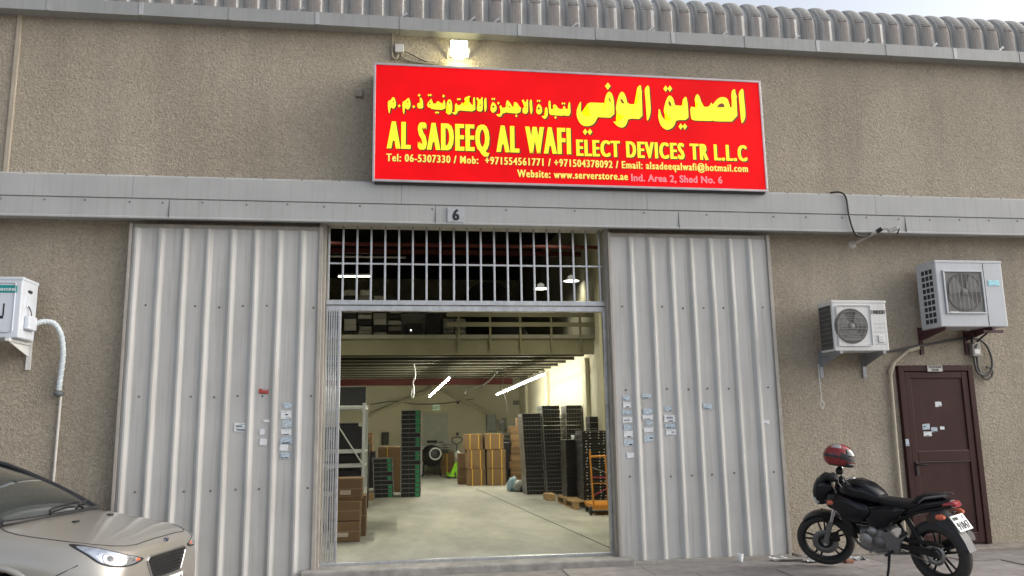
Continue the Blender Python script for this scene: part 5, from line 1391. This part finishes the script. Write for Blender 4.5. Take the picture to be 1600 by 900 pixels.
# rear mudguard carrying plate and indicators
bpt(MB().prism([(-0.20, 0.74), (-0.10, 0.72), (-0.26, 0.52), (-0.40, 0.40), (-0.475, 0.36), (-0.44, 0.46), (-0.33, 0.66)], -0.055, 0.055), "rear_mudguard", mat("mudguard_grey", (0.03, 0.036, 0.045), 0.5))
bpt(MB().prism([(-0.02, 0.66), (-0.16, 0.72), (-0.26, 0.70), (-0.30, 0.60), (-0.22, 0.55), (-0.05, 0.58)], -0.045, 0.045), "mudguard_inner", mat("mudguard_brownish", (0.05, 0.03, 0.028), 0.6))
PLT = Matrix.Translation((-0.405, 0.0, 0.62)) @ Matrix.Rotation(R(-90), 4, 'Z') @ Matrix.Rotation(R(-33), 4, 'X')
mb = MB().bbox(-0.105, 0.105, -0.006, 0.0, -0.08, 0.08, 0.004); mb.xform(PLT)
plate = bpt(mb, "number_plate", mat("plate_white", (0.70, 0.71, 0.72), 0.4, var=0.03))
def plate_text(s, x0, x1, z, cap, bold=0.015, fat=0.0015):
    mb = text_mb(s, x0, x1, z, cap, -0.0075, bold, fat); mb.xform(PLT)
    bpt(mb, "lettering", M_INK, False, plate)
plate_text("91847", -0.088, 0.09, -0.062, 0.072, 0.012, 0.003)
plate_text("DUBAI", -0.09, -0.01, 0.032, 0.03, 0.02, 0.002)
plate_text("1", 0.055, 0.067, 0.03, 0.034)
for s in (-1, 1):
    bpt(MB().tube([(-0.31, .05*s, 0.70), (-0.31, .13*s, 0.69)], 0.008, 6), "indicator_stalk", M_BPLAS)
    bpt(MB().loft([(-0.35, .155*s, 0.69, 0.018, 0.014), (-0.32, .155*s, 0.69, 0.034, 0.028, 2.6), (-0.275, .155*s, 0.69, 0.028, 0.022)], 14), "rear_indicator", M_AMBER)
# frame, engine, swingarm
bp(MB().tube([(1.04, 0, 0.86), (0.90, 0.03, 0.58), (0.80, 0.03, 0.38)], 0.024, 8), "down_tube", M_BPLAS)
for s in (-1, 1):
    bp(MB().tube([(1.03, .04*s, 0.84), (0.70, .11*s, 0.70), (0.46, .12*s, 0.50), (0.40, .11*s, 0.36)], 0.02, 8), "main_tube", M_BPLAS)
    bp(MB().tube([(0.46, .12*s, 0.56), (0.10, .10*s, 0.70), (-0.25, .07*s, 0.78)], 0.014, 8), "subframe_tube", M_BPLAS)
bp(MB().loft([(0.44, 0, 0.40, 0.11, 0.10, 3), (0.52, 0, 0.40, 0.145, 0.13, 3.2), (0.66, 0, 0.39, 0.15, 0.13, 3.2), (0.78, 0, 0.40, 0.12, 0.10, 3)], 22), "crankcase", M_FRAMEG)
bp(MB().lathe([(0.0001, 0.185), (0.06, 0.182), (0.075, 0.17), (0.08, 0.13)], 22, 'Y', (0.68, 0, 0.39)), "alternator_cover", M_ENG)
bp(MB().lathe([(0.0001, 0.172), (0.045, 0.17), (0.05, 0.13)], 18, 'Y', (0.60, 0, 0.48)), "clutch_cover", M_ENG)
bp(MB().lathe([(0.0001, 0.175), (0.05, 0.172), (0.058, 0.13)], 18, 'Y', (0.53, 0, 0.385)), "sprocket_cover", M_FRAMEG)
cyl = bp(MB().loft([(0.66, 0, 0.60, 0.085, 0.10, 4), (0.80, 0, 0.60, 0.085, 0.10, 4)], 16), "cylinder_block", M_BPLAS)
for k in range(6):
    bp(MB().box(0.645, 0.825, -0.10, 0.10, 0.515+0.032*k, 0.523+0.032*k), "cooling_fin", M_FRAMEG, False, cyl)
bp(MB().tube(spline([(0.80, 0.05, 0.58), (0.90, 0.06, 0.52), (0.91, 0.04, 0.36), (0.80, -0.02, 0.24), (0.5, -0.12, 0.22), (0.2, -0.16, 0.27)], 6), 0.017, 10), "exhaust_header", M_FRAMEG)
bp(MB().tube([(0.25, -0.16, 0.26), (0.0, -0.19, 0.36), (-0.22, -0.20, 0.46)], [0.035, 0.055, 0.05], 14), "silencer", M_BPLAS)
bp(MB().prism([(0.30, 0.42), (0.40, 0.50), (0.50, 0.47), (0.47, 0.33), (0.40, 0.27), (0.33, 0.30)], 0.125, 0.155), "pivot_plate", M_FRAMEG)
bp(MB().prism([(0.20, 0.50), (0.235, 0.52), (0.36, 0.42), (0.42, 0.36), (0.36, 0.34)], 0.140, 0.152), "peg_hanger", M_FRAMEG)
bp(MB().prism([(-0.04, 0.335), (0.06, 0.36), (0.40, 0.39), (0.42, 0.345), (0.06, 0.305), (-0.04, 0.285)], 0.095, 0.125), "swingarm", M_BPLAS)
bp(MB().prism([(-0.04, 0.335), (0.40, 0.39), (0.42, 0.345), (-0.04, 0.285)], -0.125, -0.095), "swingarm", M_BPLAS)
bp(MB().prism([(-0.09, 0.405), (-0.02, 0.43), (0.16, 0.435), (0.38, 0.43), (0.38, 0.405), (0.10, 0.40), (-0.09, 0.385)], 0.062, 0.095), "chain_guard", M_BPLAS)
bp(MB().tube([(0.0, 0.079, 0.412), (0.50, 0.079, 0.42)], 0.006, 5), "drive_chain", M_SCREW)
bp(MB().tube([(0.0, 0.079, 0.208), (0.50, 0.079, 0.35)], 0.006, 5), "drive_chain", M_SCREW)
bp(MB().tube([(0.22, 0.15, 0.505), (0.22, 0.25, 0.49)], 0.014, 8), "pillion_peg", M_BPLAS)
bp(MB().tube([(0.40, 0.15, 0.31), (0.40, 0.27, 0.29)], 0.014, 8), "footpeg", M_RUBBER)
bp(MB().tube([(0.40, 0.16, 0.30), (0.55, 0.175, 0.27), (0.60, 0.18, 0.29), (0.60, 0.24, 0.29)], 0.008, 6), "gear_lever", M_ENG)
bp(MB().tube([(0.46, 0.12, 0.30), (0.44, 0.20, 0.15), (0.42, 0.285, 0.045)], [0.016, 0.013, 0.013], 8), "side_stand", M_BPLAS)
bp(MB().prism([(0.385, 0.265), (0.46, 0.265), (0.46, 0.315), (0.385, 0.315)], 0.030, 0.045, 'Z'), "stand_foot", M_BPLAS)
bp(MB().tube([(0.13, 0.07, 0.42), (0.28, 0.06, 0.68)], 0.028, 10), "shock_absorber", M_BPLAS)
bpy.context.view_layer.update()

# ---------------------------------------------------------------- helmet hung on the bar end
hl = thing("helmet", "red full face helmet with clear visor hung on the motorcycle's mirror", "helmet")
hpos = bike.matrix_world @ (STEER @ Vector((0.955, 0.285, 1.225)))
hl.location = hpos
hl.rotation_euler = (R(10), R(0), R(72))          # visor looks towards the bike's rear
M_HRED = mat("helmet_red", (0.20, 0.008, 0.012), 0.22, coat=0.4, var=0.25, scale=9)
def hshape(a, b):
    """a: azimuth (0 = face, -Y), b: polar from top"""
    d = Vector((math.sin(b)*math.sin(a), -math.sin(b)*math.cos(a), math.cos(b)))
    rx, ry, rz = 0.125, 0.158, 0.135
    p = Vector((d.x*rx, d.y*ry, d.z*rz))
    if d.z < 0:
        p.z *= 1.0
        p.y -= 0.022 * max(0, math.cos(a)) * min(1, -d.z*2)
    return p
def hpart(name, m, f, a0, a1, b0, b1, k=1.0, nu=40, nv=24, parent=None):
    mb = MB()
    def P(u, v):
        return hshape(a0 + (a1-a0)*u, b0 + (b1-b0)*v) * k + Vector((0, 0, 0.10))
    mb.grid(P, nu, nv)
    o = mb.build(name, m, parent or hl)
    s = o.modifiers.new("thick", 'SOLIDIFY'); s.thickness = 0.006
    return o
hpart("shell_crown", M_HRED, None, -math.pi, math.pi, R(0.5), R(62))
hpart("shell_back", M_HRED, None, R(75), R(285), R(62), R(128))
hpart("chin_bar", M_BLACK, None, R(-75), R(75), R(104), R(132))
hpart("inner_lining", M_BLACK, None, -math.pi, math.pi, R(1), R(140), 0.93)
hpart("visor", mat("visor_smoke", (0.05, 0.052, 0.055), 0.15, 0.1, coat=0.3), None, R(-72), R(72), R(48), R(80), 1.03)
hpart("visor_pivot", M_BLACK, None, R(70), R(95), R(72), R(98), 1.03)
hpart("visor_pivot", M_BLACK, None, R(-95), R(-70), R(72), R(98), 1.03)
hpart("chin_flash", M_HRED, None, R(-75), R(75), R(108), R(113), 1.006)
hpart("chin_vent", mat("helmet_silver", (0.35, 0.35, 0.36), 0.4, 0.3), None, R(-60), R(60), R(113), R(119), 1.006)
hpart("crown_stripe", mat("helmet_silver", (0.55, 0.55, 0.56), 0.3, 0.3), None, R(95), R(150), R(20), R(50), 1.006)
hpart("crown_stripe", mat("helmet_silver", (0.55, 0.55, 0.56), 0.3, 0.3), None, R(-150), R(-95), R(20), R(50), 1.006)
hpart("side_flash", M_BLACK, None, R(100), R(170), R(84), R(96), 1.006)
hpart("side_flash", M_BLACK, None, R(-170), R(-100), R(84), R(96), 1.006)
# ================================================================ parked car
def car_paint():
    m = mat("champagne_metallic", (0.42, 0.40, 0.365), 0.3, 0.6, var=0.02, scale=1.5, coat=0.8)
    b = m.node_tree.nodes["Principled BSDF"]
    for l in list(b.inputs["Roughness"].links): m.node_tree.links.remove(l)
    b.inputs["Roughness"].default_value = 0.33
    return m
M_CARP = car_paint()
M_GLASSD = mat("car_glass", (0.035, 0.042, 0.042), 0.06, 0.0, var=0.05, coat=1.0, spec=0.8)
car = thing("parked_car", "champagne hatchback parked against the left sliding door", "car", (-2.79, -1.72, -0.10), R(-11.5))
ST = [  # X, then (y,z) x7 from sill to centre line
    (0.885, (.30,.20),(.36,.30),(.38,.46),(.36,.62),(.30,.715),(.15,.752),(0,.760)),
    (0.855, (.50,.19),(.60,.30),(.62,.48),(.585,.66),(.48,.755),(.25,.795),(0,.803)),
    (0.77, (.62,.18),(.74,.30),(.76,.50),(.715,.69),(.58,.793),(.30,.838),(0,.846)),
    (0.62, (.68,.18),(.82,.30),(.845,.52),(.80,.725),(.665,.832),(.34,.882),(0,.892)),
    (0.42, (.70,.18),(.86,.32),(.885,.55),(.855,.755),(.70,.868),(.36,.922),(0,.934)),
    (0.20, (.70,.18),(.875,.32),(.90,.57),(.88,.785),(.715,.905),(.37,.962),(0,.974)),
    (0.00, (.70,.18),(.88,.32),(.91,.58),(.895,.805),(.72,.94),(.375,.995),(0,1.005)),
    (-.25, (.72,.18),(.89,.32),(.91,.58),(.90,.83),(.725,.965),(.38,1.01),(0,1.02)),
    (-.60, (.72,.18),(.89,.32),(.91,.58),(.90,.86),(.74,.965),(.39,1.0),(0,1.01)),
    (-1.2, (.72,.18),(.89,.32),(.91,.57),(.90,.87),(.77,.96),(.39,.98),(0,.98)),
    (-2.0, (.72,.18),(.89,.32),(.91,.58),(.90,.90),(.77,.98),(.39,.98),(0,.98)),
    (-2.65, (.72,.19),(.89,.33),(.91,.60),(.90,.93),(.77,1.0),(.39,1.0),(0,1.0)),
    (-3.10, (.70,.22),(.86,.36),(.88,.62),(.86,.93),(.74,1.0),(.38,1.01),(0,1.01)),
    (-3.42, (.62,.28),(.76,.38),(.80,.62),(.78,.90),(.68,.97),(.34,.98),(0,.98)),
    (-3.50, (.50,.32),(.62,.40),(.66,.62),(.64,.86),(.55,.92),(.28,.93),(0,.93)),
]
def crom(p0, p1, p2, p3, t):
    return 0.5*((2*p1) + (p2-p0)*t + (2*p0-5*p1+4*p2-p3)*t*t + (3*p1-p0-3*p2+p3)*t**3)
def car_pt(s, t):
    """s along stations 0..N-1, t round the half section 0..6"""
    N = len(ST)
    i = min(int(s), N-2); ft = s - i
    rows = []
    for k in (i-1, i, i+1, i+2):
        k = min(max(k, 0), N-1)
        S = ST[k]
        j = min(int(t), 5); g = t - j
        P = []
        for q in (j-1, j, j+1, j+2):
            if q < 0: P.append(Vector((S[0], S[1][0]-0.1, S[1][1]-0.02)))
            elif q > 6: P.append(Vector((S[0], -S[6][0], S[6][1])))
            else: P.append(Vector((S[0], S[q+1][0], S[q+1][1])))
        rows.append(crom(*P, g))
    return crom(*rows, ft)
def car_body(side, cut=True):
    nu, nv = 150, 42
    vs = [car_pt((len(ST)-1)*i/nu, 6*j/nv) for i in range(nu+1) for j in range(nv+1)]
    vs = [(v.x, v.y*side, v.z) for v in vs]
    fs = []
    for i in range(nu):
        for j in range(nv):
            q = (i*(nv+1)+j, (i+1)*(nv+1)+j, (i+1)*(nv+1)+j+1, i*(nv+1)+j+1)
            c = [sum(vs[k][a] for k in q)/4 for a in range(3)]
            if cut and abs(c[1]) > 0.45 and any(math.hypot(c[0]-ax, c[2]-0.32) < 0.385 for ax in (0.0, -2.65)):
                continue
            fs.append(q)
    return vs, fs
mb = MB()
for s in (1, -1):
    vs, fs = car_body(s)
    mb.add(vs, fs, True)
nose = [car_pt(0, 6*j/42) for j in range(43)]
ring = [(v.x, v.y, v.z) for v in nose] + [(v.x, -v.y, v.z) for v in nose[-2::-1]]
cn = (0.90, 0, 0.43)
mb.add(ring + [cn], [(k, k+1, len(ring)) for k in range(len(ring)-1)] + [(len(ring)-1, 0, len(ring))], True)
body = mb.build("car_body", M_CARP, car, None, True)
full = MB()
for s in (1, -1):
    vs, fs = car_body(s, False)
    full.add(vs, fs, True)
full.add(ring + [cn], [(k, k+1, len(ring)) for k in range(len(ring)-1)] + [(len(ring)-1, 0, len(ring))], True)
CARBVH = BVHTree.FromPolygons([Vector(v) for v in full.v], full.f)
def side_hit(x, z, s=-1, off=0.0):
    h = CARBVH.ray_cast(Vector((x, 2.0*s, z)), Vector((0, -s, 0)))
    p, n = h[0], h[1]
    if n.y*s < 0: n = -n
    return p + n*off
def corner_hit(a, z, s=-1, off=0.0):
    """lay a point on the front corner: a runs from the wing round towards the middle of the nose"""
    T = Vector((0.7071, -0.7071*s, 0)); D = Vector((-0.7071, -0.7071*s, 0))
    h = CARBVH.ray_cast(T*a - D*3 + Vector((0, 0, z)), D)
    p, n = h[0], h[1]
    if n.dot(D) > 0: n = -n
    return p + n*off
def top_hit(x, y, off=0.0):
    h = CARBVH.ray_cast(Vector((x, y, 2.0)), Vector((0, 0, -1)))
    p, n = h[0], h[1]
    if n.z < 0: n = -n
    return p + n*off
def front_hit(y, z, off=0.0):
    h = CARBVH.ray_cast(Vector((2.0, y, z)), Vector((-1, 0, 0)))
    p, n = h[0], h[1]
    if n.x < 0: n = -n
    return p + n*off
def patch(name, m, outline, hit, off, steps=10, parent=None, smooth=True):
    """fill a convex outline with rings shrinking to its centroid, each vertex laid on the body"""
    O = spline([Vector((a, b, 0)) for a, b in outline], 5, True)
    c = sum(O, Vector()) / len(O)
    mb = MB(); vs = []; n = len(O)
    for k in range(steps):
        f = 1 - k/steps
        for p in O:
            q = c + (p-c)*f
            vs.append(hit(q.x, q.y, off if k else off*0.2))
    vs.append(hit(c.x, c.y, off))
    fs = []
    for k in range(steps-1):
        for i in range(n):
            j = (i+1) % n
            fs.append((k*n+i, k*n+j, (k+1)*n+j, (k+1)*n+i))
    for i in range(n):
        fs.append(((steps-1)*n+i, (steps-1)*n+(i+1) % n, steps*n))
    mb.add(vs, fs, smooth)
    return mb.build(name, m, parent or car)
M_HLAMP = mat("headlamp_reflector", (0.62, 0.66, 0.74), 0.18, 0.75, var=0.25, scale=14, coat=1.0)
HL = [(-0.19, 0.850), (-0.06, 0.832), (0.08, 0.790), (0.21, 0.745), (0.31, 0.712), (0.355, 0.690), (0.31, 0.668), (0.20, 0.658), (0.08, 0.672), (-0.02, 0.710), (-0.10, 0.775)]
def shrink(poly, k, dx=0, dz=0):
    c = (sum(p[0] for p in poly)/len(poly), sum(p[1] for p in poly)/len(poly))
    return [(c[0]+(p[0]-c[0])*k+dx, c[1]+(p[1]-c[1])*k+dz) for p in poly]
for s in (-1, 1):
    hit = lambda a, b, o, s=s: corner_hit(a, b, s, o)
    h = patch("headlight", M_BLACK, HL, hit, 0.004)
    patch("reflector", M_HLAMP, shrink(HL, 0.90), hit, 0.007, parent=h)
    patch("lamp_bowl", mat("lamp_bowl", (0.75, 0.76, 0.78), 0.1, 0.9), [(0.01, .765), (.07, .765), (.115, .745), (.115, .705), (.07, .69), (.01, .71)], hit, 0.010, parent=h)
    patch("lamp_lens", mat("lamp_lens", (0.10, 0.10, 0.11), 0.1, 0.3, coat=1), [(0.04, .745), (.065, .75), (.088, .735), (.085, .715), (.06, .708), (.04, .72)], hit, 0.013, parent=h)
    patch("lamp_bowl", mat("lamp_bowl", (0.75, 0.76, 0.78), 0.1, 0.9), [(0.15, .745), (.20, .735), (.26, .712), (.26, .688), (.20, .676), (.15, .685)], hit, 0.010, parent=h)
    patch("turn_bulb", M_AMBER, [(0.275, .708), (.295, .706), (.31, .696), (.295, .685), (.275, .688)], hit, 0.013, parent=h)
    # seams: wing to bonnet, wing to bumper
    MB().tube([top_hit(x, s*y, 0.001) for x, y in [(-.16, .655), (-.06, .715), (0.05, .735), (.20, .725), (.42, .700), (.62, .650), (.72, .585), (.79, .50), (.825, .40)]], 0.004, 5).build("shut_line", M_INK, car)
    MB().tube([side_hit(x, z, s, 0.001) for x, z in [(0.60, .71), (0.50, .66), (0.42, .62), (0.36, .585)]], 0.004, 5).build("shut_line", M_INK, car)
    MB().tube([side_hit(x, z, s, 0.001) for x, z in [(-.32, .80), (-.30, .70), (-.36, .50), (-.40, .30)]], 0.004, 5).build("shut_line", M_INK, car)
    # wheel arch lips, liners and wheels
    for ax in (0.0, -2.65):
        arc = []
        for k in range(25):
            a = R(-12 + 204*k/24)
            x, z = ax + 0.392*math.cos(a), 0.32 + 0.392*math.sin(a)
            if z < 0.2: continue
            arc.append(side_hit(x, z, s, -0.004))
        MB().tube(arc, 0.026, 8).build("wheel_arch", M_CARP, car)
        lin = MB().grid(lambda u, v: (ax + 0.386*math.cos(R(-15+210*u)), s*(0.50+0.39*v), 0.32 + 0.386*math.sin(R(-15+210*u))), 24, 3)
        lin.build("arch_liner", M_BLACK, car)
        mbw = MB().lathe([(0.21, -0.10), (0.30, -0.105), (0.318, -0.08), (0.322, 0.0), (0.318, 0.08), (0.30, 0.105), (0.21, 0.10), (0.21, -0.10)], 40, 'Y', (ax, s*0.79, 0.322))
        w = mbw.build("wheel", M_TYRE, car)
        MB().lathe([(0.0001, s*.075), (0.05, s*.08), (0.06, s*.05), (0.19, s*.06), (0.212, s*.10), (0.212, -s*.08)], 40, 'Y', (ax, s*0.79, 0.322)).build("rim", M_BLACK, w)
        for k in range(5):
            a = R(72*k+90)
            MB().tube([(ax+0.04*math.cos(a), s*.87, .322+0.04*math.sin(a)), (ax+0.205*math.cos(a), s*.885, .322+0.205*math.sin(a))], [0.022, 0.028], 6).build("rim_spoke", mat("alloy_wheel", (0.4, 0.4, 0.4), 0.35, 0.8), w)
    # glasshouse sides
    gl = MB()
    gl.add([(-.50, s*.76, .97), (-1.6, s*.80, .985), (-2.75, s*.78, 1.01), (-2.62, s*.64, 1.34), (-1.75, s*.625, 1.425), (-1.22, s*.60, 1.405)], [(0, 1, 4, 5), (1, 2, 3, 4)], False)
    gl.build("side_window", M_GLASSD, car)
    MB().tube(spline([(-.16, s*.69, .975), (-.60, s*.635, 1.215), (-1.12, s*.565, 1.42), (-1.5, s*.60, 1.445), (-2.2, s*.61, 1.43), (-2.75, s*.60, 1.34), (-3.15, s*.66, 1.02)], 5), 0.022, 8).build("roof_pillar", M_CARP, car)
    MB().tube(spline([(-.13, s*.668, .995), (-.58, s*.612, 1.232), (-1.10, s*.545, 1.44), (-1.6, s*.57, 1.475)], 5), 0.022, 6).build("windscreen_seal", M_BLACK, car)
    MB().bbox(-1.665, -1.61, min(s*.72, s*.80), max(s*.72, s*.80), 0.98, 1.39, 0.01).build("door_pillar", M_BLACK, car)
    mir = MB().loft([(-.72, s*.98, 1.02, .10, .06, 2.6), (-.64, s*.98, 1.02, .105, .07, 2.6), (-.56, s*.97, 1.01, .07, .045, 2.4)], 18)
    m_ = mir.build("door_mirror", M_CARP, car)
    MB().tube([(-.66, s*.86, .97), (-.66, s*.90, 1.0)], 0.03, 8).build("mirror_stalk", M_BLACK, m_)
    MB().bbox(-1.55, -1.42, min(s*.895, s*.925), max(s*.895, s*.925), 0.80, 0.825, 0.006).build("door_handle", M_CARP, car)
def wind(u, v):
    y = -1 + 2*u
    b = Vector((-0.02 - 0.13*y*y, 0.66*y, 1.012 - 0.012*y*y))
    t = Vector((-0.98 - 0.12*y*y, 0.54*y, 1.445 - 0.022*y*y))
    p = b.lerp(t, v)
    p.z += 0.035*math.sin(v*math.pi)
    p.x += 0.02*math.sin(v*math.pi)
    return p
MB().grid(wind, 24, 14).build("windscreen", M_GLASSD, car)
MB().tube([wind(k/24, 0.0) + Vector((0.012, 0, 0.002)) for k in range(25)], 0.020, 6).build("cowl_trim", M_BLACK, car)
MB().grid(lambda u, v: (wind(u, 1.0) * (1-v) + Vector((-2.7 - 0.1*(2*u-1)**2, 0.60*(2*u-1), 1.36 - 0.02*(2*u-1)**2)) * v) + Vector((0, 0, 0.09*math.sin(v*math.pi)**0.8*0.6)), 16, 14).build("roof", M_CARP, car)
MB().grid(lambda u, v: Vector((-2.7 - 0.1*(2*u-1)**2, 0.60*(2*u-1), 1.36)).lerp(Vector((-3.28, 0.66*(2*u-1), 1.0)), v), 12, 6).build("rear_window", M_GLASSD, car)
for y in (-0.10, 0.36):
    MB().tube(spline([top_hit(.0, y-0.15, .03), wind((y/0.735+1)/2 - .05, 0.06)+Vector((.02, 0, .02)), wind(min(.97, (y/0.735+1)/2+.30), 0.10)+Vector((.02, 0, .02))], 6), 0.010, 6).build("wiper", M_BLACK, car)
# interior hints behind the glass are hidden by its tint; bonnet details
for y in (-0.26, 0.26):
    p = top_hit(0.22, y, 0.006)
    MB().bbox(p.x-0.018, p.x+0.018, p.y-0.03, p.y+0.03, p.z-0.008, p.z+0.006, 0.005).build("washer_jet", M_BLACK, car)
MB().tube([top_hit(0.825 + 0.016*(1-(y/0.40)**2), y+0.001, 0.001) for y in [(-0.40 + 0.08*k) for k in range(11)]], 0.004, 5).build("shut_line", M_INK, car)
# nose: badge, grille, plate, lower intake
GR = [(-0.30, 0.690), (0.30, 0.690), (0.335, 0.665), (0.24, 0.500), (-0.24, 0.500), (-0.335, 0.665)]
def fh(a, b, o): return front_hit(a, b, o)
def poly_patch(name, m, outline, off, nx=26, nz=8, parent=None):
    mb = MB()
    zs = [p[1] for p in outline]; z0, z1 = min(zs), max(zs)
    def span(z):
        xs = []
        n = len(outline)
        for i in range(n):
            (x1, y1), (x2, y2) = outline[i], outline[(i+1) % n]
            if abs(y1-y2) < 1e-9: 
                if abs(z-y1) < 1e-9: xs += [x1, x2]
                continue
            t = (z-y1)/(y2-y1)
            if -1e-6 <= t <= 1+1e-6: xs.append(x1+(x2-x1)*t)
        return min(xs), max(xs)
    def P(u, v):
        z = z0 + (z1-z0)*v; a, b = span(z)
        return front_hit(a+(b-a)*u, z, off)
    mb.grid(P, nx, nz)
    return mb.build(name, m, parent or car)
gp = poly_patch("grille", M_BLACK, GR, 0.004)
edge = []
for i in range(6):
    (x1, z1), (x2, z2) = GR[i], GR[(i+1) % 6]
    for k in range(8):
        edge.append(front_hit(x1+(x2-x1)*k/8, z1+(z2-z1)*k/8, 0.006))
MB().tube(edge, 0.009, 6, closed=True).build("grille_surround", M_CHROME, gp)
M_GMESH = mat("grille_mesh", (0.05, 0.05, 0.052), 0.35, 0.5)
for k in range(1, 7):
    z = 0.500 + 0.190*k/7
    hw = 0.24 + (0.335-0.24)*min(1, (z-0.50)/0.165) - 0.012
    MB().tube([front_hit(-hw + 2*hw*i/40, z + (0.006 if i % 2 else -0.006), 0.008) for i in range(41)], 0.0045, 4).build("grille_bar", M_GMESH, gp)
bd = MB()
bd.lathe([(0.0001, 0.008), (0.022, 0.006), (0.025, 0.0)], 24, 'X')
bd.v = [(a, b*1.55, c*0.75) for a, b, c in bd.v]
pb = top_hit(0.866, 0.003, 0.0)
bd.xform(Matrix.Translation((pb.x+0.008, 0, pb.z-0.006)) @ Matrix.Rotation(R(-42), 4, 'Y'))
bd.build("badge", mat("badge_blue", (0.012, 0.025, 0.07), 0.2, 0.3, coat=1.0), car)
pm = MB().bbox(-0.26, 0.26, -0.012, 0.0, 0.0, 0.115, 0.004)
PM = Matrix.Translation((0.905, 0, 0.370)) @ Matrix.Rotation(R(90), 4, 'Z')
pm.xform(PM); pmo = pm.build("number_plate", mat("plate_white", (0.70, 0.71, 0.72), 0.4), car)
for s_, a, b in (("C", -0.235, -0.175), ("39514", -0.10, 0.235)):
    q = text_mb(s_, a, b, 0.018, 0.075, -0.0135, 0.012, 0.002); q.xform(PM); q.build("lettering", M_INK, pmo)
lower = [(-0.34, 0.33), (0.34, 0.33), (0.30, 0.225), (-0.30, 0.225)]
poly_patch("lower_intake", M_BLACK, lower, 0.004)

# ================================================================ litter at the wall foot
random.seed(11)
tag(MB().lathe([(0.022, 0), (0.034, 0.085), (0.032, 0.085), (0.02, 0.004), (0.0001, 0.004)], 14).build("foam_cup", M_PAPER, None, (3.95, -0.22, 0.012)), "white foam cup standing at the foot of the flyer covered door", "cup")
def scrap(label, x, y, w, h, seed, m):
    mb = MB().grid(lambda u, v: (w*(u-.5), h*(v-.5), 0.02 + 0.03*noise.noise(Vector((u*3, v*3, seed)))+0.012*math.sin(u*9+seed)), 10, 8)
    return tag(mb.build("litter_scrap", m, None, (x, y, 0.012)), label, "litter")
scrap("crumpled white paper by the foot of the sliding door frame", 4.42, -0.22, .22, .12, 1, M_PAPER)
scrap("torn white plastic under the motorcycle's front wheel", 4.75, -0.42, .26, .16, 3, M_PAPER)
scrap("grey plastic sheet behind the motorcycle's front wheel", 4.98, -0.34, .24, .15, 6, M_BLUEPAPER)
scrap("pale wrapper scrap behind the motorcycle's engine", 5.30, -0.42, .16, .12, 9, M_PAPER)
for i in range(12):
    a = random.uniform(-.35, .35)
    x, y = 4.55 + random.uniform(-.1, .45), -0.30 + random.uniform(-.1, .08)
    L = random.uniform(.2, .45)
    mb = MB().tube([(-L/2*math.cos(a), -L/2*math.sin(a), .022+.008*(i % 5)), (L/2*math.cos(a), L/2*math.sin(a), .03+.008*(i % 5))], random.uniform(.006, .012), 6)
    tag(mb.build("wood_strip", mat("weathered_strip", (0.33, 0.31, 0.28), 0.8, rand=0.3), None, (x, y, 0.0)), "thin grey strip in the heap of offcuts between door and motorcycle", "strip", "offcut strips heaped at the wall foot")
tag(MB().bbox(5.02, 5.12, -0.62, -0.54, 0.012, 0.05, 0.01).build("brick_piece", mat("broken_brick", (0.28, 0.14, 0.09), 0.9)), "small broken brick piece behind the front wheel", "brick")
